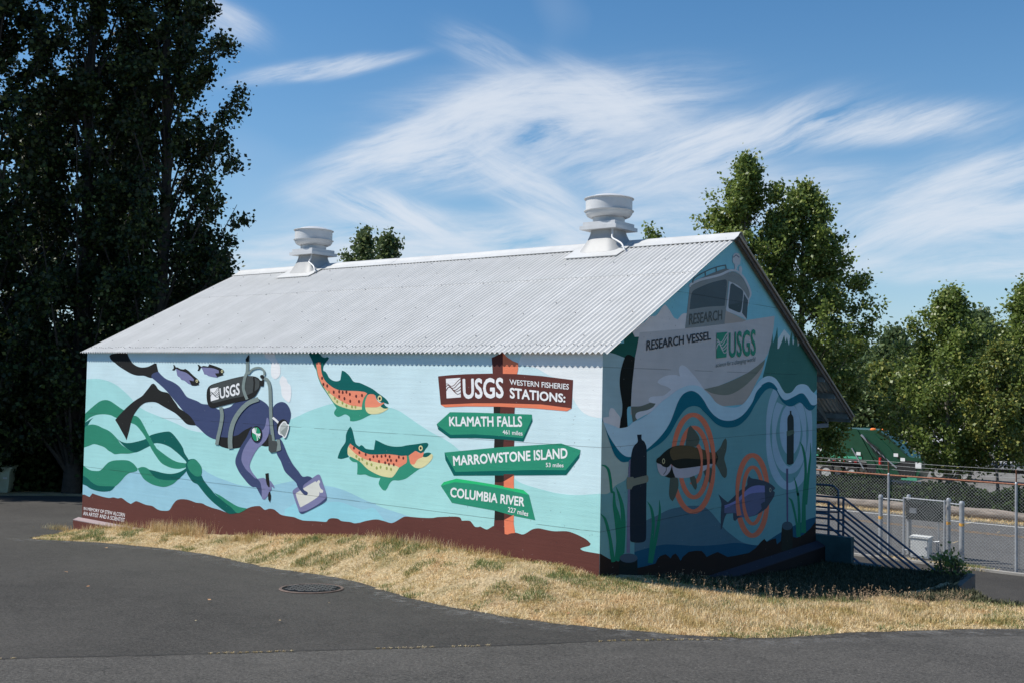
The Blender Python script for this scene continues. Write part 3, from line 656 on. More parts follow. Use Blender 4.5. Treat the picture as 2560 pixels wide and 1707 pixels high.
m.poly('M 1250,1500 1330,1180 1385,920 1395,850 1402,1010 1440,900 1467,765 1475,960 1480,1060 1530,1000 1570,880 1590,990 1610,910 1645,1045 1660,930 1680,840 1700,1030 1725,900 1740,820 1765,990 1780,1060 1810,950 1850,940 1950,960 2111,1200 2111,1700 M 1900,1900 1200,1900', GGR, False)
m.poly('M 1475,950 1520,880 1570,805 1600,840 1660,910 1640,1045 1610,920 1590,1000 1570,890 1530,1000 1490,1090 1468,1095', GP(102, 122, 140), False)
m.poly('M 1765,950 1810,925 1800,990 1775,1060', GP(102, 122, 140), False)
m.poly('M 1695,965 1720,960 1710,1035 1700,1030', GP(102, 122, 140), False)
m.build('painted_shore', gable, 'painted green wooded hills with snowy peaks')
m = Mural(0, .003)
m.poly('I 745,1462 880,1432 1010,1382 1150,1312 1250,1242 1318,1187 1290,1290 1240,1390 1190,1490 1150,1600 900,1620 780,1560', GBE)
m.poly('I 745,1460 880,1430 1010,1380 1150,1310 1250,1240 1320,1183 1300,1240 1230,1330 1130,1430 1020,1500 930,1518 820,1500', GKEEL)
m.poly('I 145,938 570,903 940,855 1140,825 1405,785 1395,900 1370,1040 1340,1140 1310,1185 1250,1242 1150,1312 1000,1382 880,1432 750,1462 700,1600 I 300,1700 60,1700 65,1568 80,1350 95,1200 120,1080', GHUL, False)
m.poly('N 580,240 600,205 640,185 690,195 765,240 750,380 730,560 705,800 693,1100 640,1115 622,1170 625,1320 635,1465 570,1490 485,1492 505,1350 530,1250 540,1100 530,1000 505,850 490,680 505,500 545,340', GBK)
m.poly('N 693,1105 850,1100 950,1070 1045,1035 1130,1052 1090,1110 990,1165 850,1195 790,1220 770,1270 780,1310 805,1335 725,1390 705,1250', GP(48, 57, 59))
m.poly('I 310,1400 330,1370 400,1335 480,1330 522,1345 510,1290 520,1250 550,1240 590,1265 640,1320 690,1380 745,1462 700,1540 600,1560 480,1530 440,1470 400,1440 340,1420', GSPL)
m.poly('N 1000,990 1020,950 1080,925 1180,920 1290,900 1400,810 1568,700 1620,800 1568,900 1130,1150 N 800,1335 780,1310 770,1270 790,1220 850,1195 990,1165 1090,1110 1130,1052 1040,1035', GSPL)
m.poly('N 195,1300 300,1285 300,1200 320,1145 345,1130 390,1150 440,1220 500,1310 485,1500 400,1470 260,1440 200,1380', GLV)
# cabin
m.poly('I 612,520 640,475 900,400 985,370 975,480 940,860 568,902', GCAB, False)
m.poly('M 185,240 260,190 450,110 600,70 680,55 703,80 700,200 670,455 400,470 140,510 160,330', GWIN)
m.poly('M 685,545 700,520 760,560 850,600 993,672 940,692 665,722', GBE, False)
m.poly('M 745,60 800,100 940,190 970,240 1020,340 1042,372 1005,520 993,668 950,630 700,535 690,500 720,300', GTR, False)
m.poly('M 760,130 790,115 850,160 940,220 947,300 925,500 905,555 870,550 730,490 725,440 745,250', GWIN)
m.poly('M 730,490 725,440 930,400 905,555 870,550', GP(32, 44, 52), False)
m.poly('M 960,275 1022,372 1002,652 930,560 945,420', GWIN, False)
m.poly('I 640,472 700,440 850,375 940,345 985,352 930,385 800,420 660,462', GP(58, 67, 76))
m.poly('I 975,460 985,385 1010,372 1050,385 1110,440 1150,520 1178,590 1160,625 1120,560 1060,500', GCAB)
m.stroke('I 610,515,16 620,492,22 700,452,22 800,427,22 900,400,22 960,372,22 1000,360,22 1050,368,20 1110,420,20 1155,500,20 1180,580,16 1162,632,12', GTR)
m.stroke('I 638,478 648,440 700,402 800,352 880,325 946,312 950,345', GP(46, 57, 66), 10)
m.stroke('I 755,372 757,412', GP(46, 57, 66), 10); m.stroke('I 857,335 860,378', GP(46, 57, 66), 10)
m.poly('I 1012,285 1010,250 1018,215 1042,198 1070,208 1084,245 1080,305 1060,315 1045,355 1030,352 1028,305', GTR)
m.poly('I 1070,325 1088,318 1099,345 1096,390 1078,392 1070,360', GTR); m.stroke('I 1016,240 1042,217 1072,240', GP(54, 62, 80), 10)
m.text('RESEARCH', 'M 138,572 632,512 628,664 130,742', GP(40, 48, 54), .012)
m.text('RESEARCH VESSEL', 'I 208,1014 806,926 808,1005 204,1107', GP(24, 30, 38), .015)
LG = GP(22, 74, 68)
m.logo('M 545,858 705,852 692,1228 540,1238', LG, GHUL)
m.text('USGS', 'M 732,852 1132,800 1136,1195 728,1232', LG, .015)
m.text('science for a changing world', 'M 532,1308 1130,1212 1130,1300 530,1392', GP(44, 56, 62), 0, slant=.25)
m.build('painted_vessel', gable, 'painted white research vessel riding the waves')
WTOP = 'J 60,480 90,490 250,550 300,570 410,550 480,490 560,460 700,370 850,230 960,150 1050,80 1150,30 1240,10 1330,20 1400,60 1490,140 1560,230 1650,280 1760,300 1860,290 1940,230 2000,150 I 1200,1470 1270,1375 1340,1340 1400,1355 1440,1400 1480,1470 1510,1500 1560,1490 1610,1430 1660,1415 1710,1430 1750,1480 1795,1518 1840,1540'
DTOP = 'J 60,400 95,500 150,640 220,760 300,870 370,930 440,945 550,920 655,850 800,720 900,600 970,480 1020,350 1070,220 1130,130 1200,90 1260,85 1330,120 1400,200 1470,320 1550,410 1650,465 1770,470 1870,430 1950,360 2040,230 2091,100 K 860,10 I 1270,1430 1340,1395 1390,1410 1430,1460 K 1060,75 1100,150 1150,200 1200,195 1290,150 1350,118 1400,120 1450,180 1500,260 1540,270 1575,258 1620,240'
DBOT = 'J 60,470 95,500 140,650 190,800 240,920 300,990 350,1015 430,1000 550,950 655,885 850,760 960,640 1050,480 1130,360 1200,300 1280,280 1350,300 1400,350 1470,420 1560,510 1650,555 1750,562 1850,540 1930,480 K 700,390 760,280 830,170 900,80 960,50 1010,60 1050,90 1100,190 1150,250 1200,282 1260,282 1310,250 1350,235 1390,260 1430,310 1480,340 1530,320 1570,262 1620,220'
m = Mural(0, .009)
m.poly(DBOT+' P 2080,1500 P 1450,1500', GWR)
m.poly('J 60,470 95,500 190,800 300,990 350,1015 420,1010 400,1220 250,1320 160,1420 65,1430 20,1430', GP(80, 97, 105))
m.poly('L 380,540 510,470 600,430 720,370 850,340 960,330 1060,335 1130,380 1200,460 1280,560 1350,620 1450,690 1560,720 1640,720 1640,900 380,900', GP(36, 58, 74))
m.poly('L 380,790 560,740 700,715 1000,730 1200,720 1400,700 1560,722 1640,720 1850,590 2100,470 2230,430 2230,900 1400,1000 380,1000', GP(8, 42, 64))
m.build('painted_deep_water', gable, 'painted blue water below the wave')
m = Mural(0, .0112)
for rx, ry, w in ((277, 690, 44), (198, 480, 44)):
    m.ring('K', 1215, 640, rx, ry, w, GP(78, 100, 122), wy=90, t0=-54, t1=234)
    m.build('painted_sound_ring', gable); m = Mural(0, .0112)
m.ell('K', 1228, 590, 138, 335, GP(78, 100, 124))
m.build('painted_sound_ring', gable, 'pale painted oval behind the slim tag')
def ribbon(up, lo):
    u, l = smooth_poly(pts(up), False), smooth_poly(pts(lo), False); return u+list(reversed(l))
m = Mural(0, .0145)
m.poly(ribbon(WTOP, DTOP), GW, False); m.poly(ribbon(DTOP, DBOT), GDT, False)
m.build('painted_wave', gable, 'curling painted wave line, pale above and dark teal below')
m = Mural(0, .0125)
m.poly('L 20,795 38,805 60,820 130,860 225,885 232,850 408,850 410,950 500,930 590,905 610,860 640,830 690,812 715,830 740,855 760,820 790,805 820,840 840,880 860,840 920,790 990,778 1050,780 1080,810 1100,840 1150,815 1210,790 1260,815 1310,840 1400,825 1520,800 1590,750 1640,690 1675,660 1700,690 1750,665 1790,655 1800,715 1840,680 1850,530 1957,530 1960,640 2000,650 2060,620 2130,560 2190,485 2230,470 P 2070,1650 P 1450,1650', GP(16, 12, 12), False)
m.build('painted_rocks', gable, 'dark painted rocks along the foot of the gable')
m = Mural(0, .0165)
m.poly('L 300,800 306,500 314,150 318,-60 345,-60 345,170 335,500 335,800', GP(56, 60, 84), False)
m.poly('J 425,990 447,975 447,1568 425,1568', GP(56, 60, 84), False)
m.poly('J 530,655 590,652 592,715 625,745 650,800 657,860 657,1180 L 497,300 495,655 470,690 410,698 350,690 335,668 335,170 J 440,1210 445,1000 470,850 500,790 540,745', GP(9, 17, 27))
m.poly('J 400,1210 480,1205 490,1225 660,1185 675,1195 680,1245 665,1275 485,1325 455,1370 400,1365 393,1280', GP(58, 66, 66))
m.poly('L 232,850 224,1000 220,1300 412,1300 410,1000 408,850', GP(8, 14, 16), False); m.ell('L', 320, 851, 89, 46, GP(34, 46, 60))
m.build('painted_tag', gable, 'large painted cylindrical tag on a rod with a stump base')
m = Mural(0, .0135)
m.poly('L 1892,-40 1912,-40 1912,500 1897,500', GP(42, 42, 68), False)
m.poly('K 1222,345 1243,342 1245,385 1262,410 1272,450 1275,590 1272,1030 1220,1050 1183,1035 1183,660 1190,600 1190,450 1205,405 1222,385', GP(16, 25, 30))
m.poly('K 1180,610 1275,590 1282,640 1260,645 1215,670 1180,670', GP(38, 52, 50))
m.poly('L 1850,530 1845,780 1955,780 1957,530', GP(14, 18, 18), False); m.ell('L', 1903, 530, 53, 42, GP(30, 44, 56))
m.build('painted_tag', gable, 'slim painted cylindrical tag inside pale rings')
m = Mural(0, .013)
for st in ('J 70,1052,14 120,1068,26 160,1120,36 185,1250,36 200,1400,34 L 175,200,20 180,320,34 205,430,58 225,560,70 235,700,74 225,880,90', 'L 195,140,4 225,220,26 255,330,38 268,470,44 270,620,40 250,800,60',
           'L 45,412,6 85,460,24 115,560,30 140,680,32 155,800,40 170,890,40', 'L 508,288,4 545,350,22 565,450,30 565,560,30 550,700,34 535,900,44', 'L 628,275,4 633,380,22 620,500,30 595,640,34 565,780,38 540,900,44'):
    m.stroke(st, GGRASS, None)
m.build('painted_seagrass', gable, 'tall green painted seagrass by the large tag')
m = Mural(0, .013)
for st in ('K 1358,750,6 1390,820,26 1420,960,34 1430,1150,34 1420,1300,36 1408,1500,44 L 2065,600,50', 'K 1490,760,4 1495,900,18 1475,1080,30 1455,1300,34 1430,1568,40', 'K 1275,1205,4 1305,1310,22 1330,1450,28 L 2010,200,20 2022,400,26 2018,640,34',
           'L 1915,248,6 1945,280,20 1970,370,22 1995,500,20 2008,640,28'):
    m.stroke(st, GGRASS, None)
m.build('painted_seagrass', gable, 'thin green painted seagrass at the gable corner')
# sucker fish
m = Mural(0, .0118)
m.ring('J', 1266, 1028, 268, 632, 38, GOR, wy=56); m.ring('J', 1276, 1018, 185, 455, 34, GOR, wy=52)
m.ring('J', 1270, 1020, 105, 270, 26, GOR, wy=40, t0=-60, t1=110)
DK = GP(10, 14, 13)
m.poly('J 1165,805 1185,650 1210,560 1230,533 1270,580 1330,660 1350,720 1330,780 1290,812', GFIN)
m.poly('J 965,1205 950,1400 960,1480 995,1527 1030,1470 1070,1350 1070,1240 1030,1205', GFIN)
m.poly('J 1215,1195 1245,1300 1280,1360 1300,1375 1315,1330 1300,1230 1270,1180', GFIN)
m.poly('J 1395,1125 1440,1230 1480,1280 1510,1288 1530,1240 1525,1140 1500,1085 1440,1105', GFIN)
m.poly('J 1540,880 1560,885 1620,820 1660,730 1690,700 1705,740 1700,850 1672,960 1690,1040 1708,1120 1700,1200 1675,1222 1640,1190 1600,1110 1560,1045 1540,1040', GFIN)
m.poly('J 890,1195 960,1130 985,1060 1000,1130 1030,1212 950,1218', DK)
m.poly('J 780,1010 790,970 830,940 880,890 960,830 1050,800 1160,795 1300,820 1400,850 1500,888 1565,885 1590,960 1560,1045 1500,1037 1380,1062 1100,1098 1040,1085 1000,1060 975,1037 940,1077 900,1082 860,1067 840,1042 800,1027', DK)
m.poly('J 960,870 1000,820 1080,800 1170,797 1300,822 1400,852 1500,890 1560,890 1580,960 1480,975 1300,972 1150,965 1000,990 970,940', GP(42, 38, 28))
m.poly('J 990,1055 1040,1088 1100,1098 1380,1062 1500,1037 1565,1047 1500,1065 1400,1130 1300,1180 1200,1215 1100,1222 1030,1212 1000,1130', GP(90, 94, 110))
m.poly('J 788,1026 840,1043 870,1070 930,1082 975,1037 980,1070 960,1130 920,1180 880,1195 840,1180 805,1120', GP(90, 94, 110))
m.stroke('J 912,1080 910,1130 875,1175', DK, 8); m.ell('J', 876, 1000, 19, 36, GP(90, 92, 80)); m.ell('J', 876, 1000, 10, 22, DK)
m.ring('J', 1266, 1028, 268, 632, 34, GOR, wy=56, t0=-24, t1=24, n=16); m.ring('J', 1276, 1018, 185, 455, 32, GOR, wy=52, t0=-38, t1=42, n=20)
m.ring('J', 1270, 1020, 105, 270, 24, GOR, wy=40, t0=-50, t1=60, n=20)
m.build('painted_fish', gable, 'brown backed painted fish with white belly in orange rings')
m = Mural(0, .0118)
m.ring('L', 1556, 228, 152, 400, 30, GOR, wy=44); m.ring('L', 1560, 228, 98, 282, 22, GOR, wy=32)
m.poly('L 1520,30 1545,55 1600,65 1680,85 1740,115 1780,150 1778,165 1760,180 1780,195 1770,240 1720,320 1690,360 1600,420 1530,440 1420,450 1385,482 1367,470 1362,405 1300,410 1280,450 1250,560 1240,570 1240,420 1245,300 1215,213 1260,255 1310,295 1370,240 1430,180 1500,130 1505,80', GP(28, 37, 50))
m.poly('L 1275,355 1360,322 1440,272 1520,218 1600,200 1675,196 1682,260 1665,330 1600,412 1520,440 1440,442 1390,405 1300,405 1275,400', GP(46, 53, 78))
m.poly('L 1275,328 1330,308 1400,268 1470,198 1530,148 1600,127 1677,130 1680,196 1600,200 1520,217 1440,272 1360,322 1280,355', GP(62, 68, 108))
m.poly('L 1640,312 1670,290 1700,320 1680,360 1650,365', GP(28, 37, 50)); m.ell('L', 1733, 172, 10, 22, GP(90, 92, 90)); m.ell('L', 1733, 172, 6, 15, GP(28, 37, 50))
m.ring('L', 1556, 228, 152, 400, 28, GOR, wy=44, t0=150, t1=210, n=20); m.ring('L', 1560, 228, 98, 282, 20, GOR, wy=32, t0=120, t1=225, n=20)
m.build('painted_fish', gable, 'violet banded painted fish in two orange rings')
# ================================================================ terrain
def sstep(a, b, x):
    t = np.clip((x-a)/(b-a), 0, 1); return t*t*(3-2*t)
EDGE = [(-10.62, .25), (-10.35, -.32), (-9.9, -.75), (-9.75, -1.1), (-9.43, -1.38), (-8.9, -1.2), (-8.09, -.9), (-6.18, -.72), (-4.42, -1.01), (-2.72, -1.11), (-1.21, -1.64), (.18, -1.8), (1.05, -1.67),
        (1.96, -1.37), (2.41, -1.03), (2.9, -.23), (3.61, .64), (4.0, .99), (5.2, 1.9), (7.5, 3.6), (12, 6.6), (24, 14)]
def dense(P_, step=.12, jit=.012, seed=3):
    r = np.random.default_rng(seed); P2 = smooth_poly(P_, False, 8, 75); out = [P2[0]]
    for a, b in zip(P2[:-1], P2[1:]):
        n = max(1, int(math.hypot(b[0]-a[0], b[1]-a[1])/step))
        for k in range(1, n+1): t = k/n; out.append((a[0]*(1-t)+b[0]*t+r.normal()*jit, a[1]*(1-t)+b[1]*t+r.normal()*jit))
    return out
EDGED = dense(EDGE)
LOT = EDGED + [(40, 14), (40, -40), (-45, -40), (-45, -10), (-30, -6), (-23, .5), (-20.6, 3.0), (-17.6, 6.2), (-15.8, 8.2), (-10.62, 8.2)]
EA = np.array([p for p in EDGED if p[0] < 13])
LOTA = np.array(LOT)
def in_poly(x, y, poly):
    x = np.asarray(x); y = np.asarray(y); c = np.zeros(x.shape, bool); n = len(poly); j = n-1
    for i in range(n):
        xi, yi = poly[i]; xj, yj = poly[j]
        if yi != yj:
            k = ((yi > y) != (yj > y)) & (x < (xj-xi)*(y-yi)/(yj-yi)+xi); c ^= k
        j = i
    return c
def edge_dist(x, y):
    x = np.atleast_1d(x).astype(float); y = np.atleast_1d(y).astype(float); d = np.full(x.shape, 9.0)
    for i in range(0, len(EA), 2): d = np.minimum(d, np.hypot(x-EA[i, 0], y-EA[i, 1]))
    return d
def planeA(x, y):
    fw = -.604*(x-5.86)+.796*(y+9.37); return -1.65-.063*np.clip(fw, -25, 60)
def H(x, y, lot=None):
    x = np.atleast_1d(np.asarray(x, float)); y = np.atleast_1d(np.asarray(y, float))
    A = planeA(x, y)
    g = np.interp(x, [-10.6, -9, -6.2, -3.4, -.5, .3, 1.5, 3], [0, .12, .26, .37, .27, .13, .0, .0])
    d = edge_dist(x, y); ins = in_poly(x, y, LOT) if lot is None else lot
    berm = g*np.where(ins, 0, sstep(0, 1.05, d))*np.where(y < .3, 1, np.clip(1-(y-.3)/2.2, 0, 1))
    hi = A+berm-.21*sstep(.5, 5, y)*sstep(-.2, .2, x)*np.where(x < 2.29, 1, 0)
    z = hi.copy()
    right = (x > 2.285)
    st_ = np.interp(x, [2.3, 3.3], [5.2, 2.3]); z = np.where(right & ~ins, A-.15*sstep(1, 5, y)*(x < 3)+(-4.15-A)*sstep(0, 1, (y-st_)/(7.3-st_)), z)
    left = A+(-4.15-A)*sstep(9, 18, y)
    back = left+(-4.15-left)*sstep(-13, -10.7, x)
    z = np.where((y > 6.605) & ~right & ~ins, back, z)
    z = np.where(y > 8.3, np.where(right, np.where(ins, z, -4.15), back), z)
    z = np.where((y > 14.6), -4.2, z)
    far = sstep(27.5, 44, y)*(-1.9)
    z = z+far
    return z
gx = np.concatenate([[-400, -250, -150, -90], np.arange(-60, -13.9, 1.5), np.arange(-13.8, 2.2, .16), [2.24, 2.283, 2.287], np.arange(2.35, 6.0, .16), np.arange(6, 14, .8), np.arange(15, 60, 4), [90, 150, 250, 400]])
gy = np.concatenate([[-150, -90, -60], np.arange(-40, -4, 2.5), np.arange(-3.9, 6.55, .16), [6.602, 6.608], np.arange(6.75, 16, .4), np.arange(16.5, 60, 1.5), [65, 75, 90, 120, 180, 280, 420]])
X, Y = np.meshgrid(gx, gy); xf, yf = X.ravel(), Y.ravel(); lotm = in_poly(xf, yf, LOT)
zf = H(xf, yf, lotm); r_ = np.random.default_rng(11)
zf = zf+np.where(lotm, -.03, r_.normal(size=len(zf))*.008)
nx, ny = len(gx), len(gy); idx = np.arange(nx*ny).reshape(ny, nx)
fc = np.stack([idx[:-1, :-1].ravel(), idx[:-1, 1:].ravel(), idx[1:, 1:].ravel(), idx[1:, :-1].ravel()], 1)

# dry turf / soil
soil, t, b = new_mat('dry_turf_soil'); tcn = nod(t, 'ShaderNodeTexCoord')
n1 = nod(t, 'ShaderNodeTexNoise', Scale=1.3, Detail=8.0, Roughness=.7); n2 = nod(t, 'ShaderNodeTexNoise', Scale=30.0, Detail=6.0, Roughness=.75)
for n in (n1, n2): t.links.new(tcn.outputs['Object'], n.inputs['Vector'])
c1 = ramp(t, n2.outputs[0], [(.3, (.16, .12, .07)), (.5, (.45, .35, .21)), (.7, (.66, .53, .34))])
c2 = ramp(t, n2.outputs[0], [(.3, (.12, .10, .05)), (.6, (.33, .28, .15)), (.75, (.5, .42, .25))])
mx = nod(t, 'ShaderNodeMix', data_type='RGBA'); t.links.new(ramp(t, n1.outputs[0], [(.5, (0, 0, 0)), (.62, (1, 1, 1))]), mx.inputs[0]); t.links.new(c1, mx.inputs[6]); t.links.new(c2, mx.inputs[7])
t.links.new(mx.outputs[2], b.inputs['Base Color']); b.inputs['Roughness'].default_value = .95; b.inputs['Specular IOR Level'].default_value = .1
bp = nod(t, 'ShaderNodeBump', Strength=.9, Distance=.03); t.links.new(n2.outputs[0], bp.inputs['Height']); t.links.new(bp.outputs[0], b.inputs['Normal'])
ground = np_mesh('ground', np.stack([xf, yf, zf], 1), fc, soil); tag(ground, kind='structure')

def asphalt_mat(name, base, tint=(1, 1, .985), patch=.25):
    m, t, b = new_mat(name); tcn = nod(t, 'ShaderNodeTexCoord'); ob = tcn.outputs['Object']
    big = nod(t, 'ShaderNodeTexNoise', Scale=.35, Detail=6.0, Roughness=.6, Distortion=.6); mid = nod(t, 'ShaderNodeTexNoise', Scale=4.0, Detail=8.0, Roughness=.7)
    fine = nod(t, 'ShaderNodeTexNoise', Scale=120.0, Detail=2.0, Roughness=.8); ag = nod(t, 'ShaderNodeTexVoronoi', Scale=70.0)
    for n in (big, mid, fine, ag): t.links.new(ob, n.inputs['Vector'])
    def q(op, a, b_, cl=False):
        n = t.nodes.new('ShaderNodeMath'); n.operation = op; n.use_clamp = cl
        for i, x in enumerate((a, b_)):
            if isinstance(x, (int, float)): n.inputs[i].default_value = x
            else: t.links.new(x, n.inputs[i])
        return n.outputs[0]
    v = q('ADD', q('ADD', q('MULTIPLY', big.outputs[0], patch*2.2), q('MULTIPLY', mid.outputs[0], .5)), q('MULTIPLY', fine.outputs[0], .75))
    f2 = nod(t, 'ShaderNodeTexNoise', Scale=42.0, Detail=3.0, Roughness=.8); t.links.new(ob, f2.inputs['Vector']); v = q('ADD', v, q('MULTIPLY', f2.outputs[0], 3.2)); v = q('SUBTRACT', v, 1.47+max(0, patch-.25)*1.1)
    spk = q('MULTIPLY', q('LESS_THAN', ag.outputs['Distance'], .2), q('GREATER_THAN', mid.outputs[0], .46))
    v = q('ADD', v, q('MULTIPLY', spk, 1.3))
    cx = nod(t, 'ShaderNodeMix', data_type='RGBA', blend_type='MULTIPLY'); cx.inputs[0].default_value = 1
    cx.inputs[6].default_value = tuple(base*k for k in tint)+(1,)
    cb = t.nodes.new('ShaderNodeCombineColor'); [t.links.new(v, cb.inputs[i]) for i in range(3)]
    t.links.new(cb.outputs[0], cx.inputs[7]); t.links.new(cx.outputs[2], b.inputs['Base Color'])
    b.inputs['Roughness'].default_value = .88; b.inputs['Specular IOR Level'].default_value = .3
    bp = nod(t, 'ShaderNodeBump', Strength=.5, Distance=.006); t.links.new(q('ADD', fine.outputs[0], q('MULTIPLY', ag.outputs['Distance'], .5)), bp.inputs['Height']); t.links.new(bp.outputs[0], b.inputs['Normal'])
    return m
asph = asphalt_mat('parking_asphalt', .0395, (1.08, 1.0, .89), .5); road_m = asphalt_mat('street_asphalt', .10, (1, .985, .96), .15)
def sheet(name, poly, mat, zoff, step=.6, near=None, thick=0.0):
    P_ = [Vector(p) for p in poly]; n = len(P_); x0, x1 = min(p.x for p in P_), max(p.x for p in P_); y0, y1 = min(p.y for p in P_), max(p.y for p in P_)
    xs, ys = np.arange(x0, x1, step), np.arange(y0, y1, step); XX, YY = np.meshgrid(xs, ys); a, c = XX.ravel()+.013, YY.ravel()+.017
    k = in_poly(a, c, poly); a, c = a[k], c[k]
    if near is not None:
        XX, YY = np.meshgrid(np.arange(*near[0], near[2]), np.arange(*near[1], near[2])); a2, c2 = XX.ravel()+.011, YY.ravel()+.007
        k = in_poly(a2, c2, poly); a, c = np.concatenate([a, a2[k]]), np.concatenate([c, c2[k]])
    allp = P_+[Vector((p, q)) for p, q in zip(a, c)]
    r = delaunay_2d_cdt(allp, [(i, (i+1) % n) for i in range(n)], [], 1, 1e-5)
    vs = np.array([(v.x, v.y) for v in r[0]]); z = H(vs[:, 0], vs[:, 1], np.ones(len(vs), bool))+zoff
    # which came from the border, to close the cut edge downwards
    verts = np.column_stack([vs, z]); F3 = [f for f in r[2]]
    F3 = [f if (Vector(vs[f[1]])-Vector(vs[f[0]])).cross(Vector(vs[f[2]])-Vector(vs[f[0]])) > 0 else tuple(reversed(f)) for f in F3]
    o = np_mesh(name, verts, np.array(F3), mat); tag(o, kind='structure'); return o
lot = sheet('parking_lot', LOT, asph, .008, 2.5, ((-11, 5), (-3.2, 2.2), .5))
# the cut edge of the asphalt
ev = []; ef = []
for i, (x, y) in enumerate(EDGED):
    z = float(H(x, y, np.array([True]))[0]); ev += [(x, y, z+.009), (x, y, z-.05)]
    if i: ef.append((2*i-2, 2*i-1, 2*i+1, 2*i))
np_mesh('parking_lot_edge', ev, ef, asph, lot)
# grit washed along the asphalt edge
grit, t, b = new_mat('grit'); tcn = nod(t, 'ShaderNodeTexCoord'); n1 = nod(t, 'ShaderNodeTexNoise', Scale=7.0, Detail=7.0, Roughness=.75); t.links.new(tcn.outputs['Object'], n1.inputs['Vector'])
b.inputs['Base Color'].default_value = (.19, .185, .175, 1); b.inputs['Roughness'].default_value = .95
at_ = nod(t, 'ShaderNodeAttribute', attribute_name='side'); mm = t.nodes.new('ShaderNodeMath'); mm.operation = 'MULTIPLY'
t.links.new(ramp(t, n1.outputs[0], [(.48, (0, 0, 0)), (.68, (.7, .7, .7))]), mm.inputs[0]); t.links.new(at_.outputs['Fac'], mm.inputs[1]); t.links.new(mm.outputs[0], b.inputs['Alpha'])
gv, gf, ga = [], [], []
ED2 = [p for p in EDGED if -9.6 < p[0] < 4.3]
for i, (x, y) in enumerate(ED2):
    a = ED2[max(i-4, 0)]; c = ED2[min(i+4, len(ED2)-1)]; d = Vector((c[0]-a[0], c[1]-a[1])).normalized(); nn = Vector((d.y, -d.x))
    for k, (off, al) in enumerate(((.0, .25), (.10, 1.0), (.20, 1.0), (.42, 0.0))):
        px_, py_ = x+nn.x*off, y+nn.y*off; gv.append((px_, py_, float(H(px_, py_, np.array([True]))[0])+.012)); ga.append(al)
    if i:
        for k in range(3): gf.append((4*i-4+k, 4*i-3+k, 4*i+1+k, 4*i+k))
gr = np_mesh('edge_grit', gv, gf, grit); at2 = gr.data.attributes.new('side', 'FLOAT', 'POINT'); at2.data.foreach_set('value', ga); tag(gr, 'pale grit washed along the asphalt edge', kind='stuff')

# paving joint across the lot, a shallow open crack with straw caught in it
def onlot(px, py, off=0.0):
    w = U(px, py, 2, -2.0)
    for _ in range(25): w = U(px, py, 2, float(planeA(w.x, w.y))+off)
    return w
joint_m = simple('joint', (.018, .017, .016), .95, var=.3)
jl = [onlot(*p) for p in ((-260, 1662), (0, 1650), (300, 1643), (600, 1635), (900, 1626), (1280, 1615), (1500, 1606), (1650, 1603), (1800, 1602))]
jd = dense([(p.x, p.y) for p in jl], .05, .006, 5); jv, jf = [], []
for i, (x, y) in enumerate(jd):
    a = jd[max(i-1, 0)]; c = jd[min(i+1, len(jd)-1)]; d = Vector((c[0]-a[0], c[1]-a[1])).normalized(); nn = Vector((-d.y, d.x)); w = .006+.007*rng.random()*(1 if i < len(jd)*.8 else .4)
    for s in (-1, 1): q = (x+nn.x*w*s, y+nn.y*w*s); jv.append((*q, float(planeA(*q))+.0165))
    if i: jf.append((2*i-2, 2*i-1, 2*i+1, 2*i))
jt = np_mesh('paving_joint', jv, jf, joint_m); tag(jt, 'dark open paving joint running across the parking lot', kind='structure')

# the paving on the near side of the joint is an older, paler lift
pale = asphalt_mat('pale_asphalt', .060, (1.07, 1.0, .90), .5)
jp = [p for p in jd if p[0] > -14]
off = [(x, y) for x, y in jp]; slab_poly = off+[(onlot(2100, 1596).x, onlot(2100, 1596).y-.04), (onlot(2560, 1590).x, onlot(2560, 1590).y-.05), (9, 3.4), (12, 1), (12, -14), (-6, -14)]
sheet('near_paving', slab_poly, pale, .0115, 1.2)
# ---------------------------------------------------------------- street level
apron = [(-9.5, 8.4), (2.4, 8.4), (2.4, 6.0), (2.75, 5.0), (3.6, 4.9), (6.5, 6.5), (14, 11), (14, 15.05), (-9.5, 15.05)]
def flat(name, poly, z, mat, kind='structure'):
    o = MB(); vs = [Vector((x, y, 0)) for x, y in poly]; tr = tessellate_polygon([vs]); fs = []
    for t_ in tr:
        a, b_, c = (vs[i] for i in t_); fs.append(t_ if (b_-a).cross(c-a).z > 0 else tuple(reversed(t_)))
    o.add([(x, y, z(x, y) if callable(z) else z) for x, y in poly], fs); o = o.build(name, mat); tag(o, kind=kind); return o
flat('driveway', [(-9.5, 7.3), (14, 7.3), (14, 15.05), (-9.5, 15.05)], -4.12, asph)
ramp_ = sheet('driveway_ramp', [(2.6, 6.6), (3.3, 5.7), (4.2, 5.2), (6.5, 6.0), (9, 7.5), (2.6, 7.5)], asph, .02, .4)
_rv = np.array([v.co[:] for v in ramp_.data.vertices]); _z = np.where(True, H(_rv[:, 0], _rv[:, 1], np.zeros(len(_rv), bool)), 0)+.03
for v, z in zip(ramp_.data.vertices, _z): v.co.z = z
conc = simple('weathered_concrete', (.30, .285, .26), .9, var=.25, scale=3, bump=.4)
dirtc = simple('painted_concrete_step', (.035, .085, .09), .8, var=.35, scale=3, bump=.4)
mb = MB(); mb.box((2.2, 15.12, -4.12), (30, .13, .10)); tag(mb.build('curb', conc), kind='structure')
flat('road', [(-90, 15.19), (60, 15.19), (60, 24.75), (-90, 24.75)], -4.185, road_m)
whitep, t, b = new_mat('road_paint'); tcn = nod(t, 'ShaderNodeTexCoord'); n1 = nod(t, 'ShaderNodeTexNoise', Scale=5.0, Detail=9.0, Roughness=.8); t.links.new(tcn.outputs['Object'], n1.inputs['Vector'])
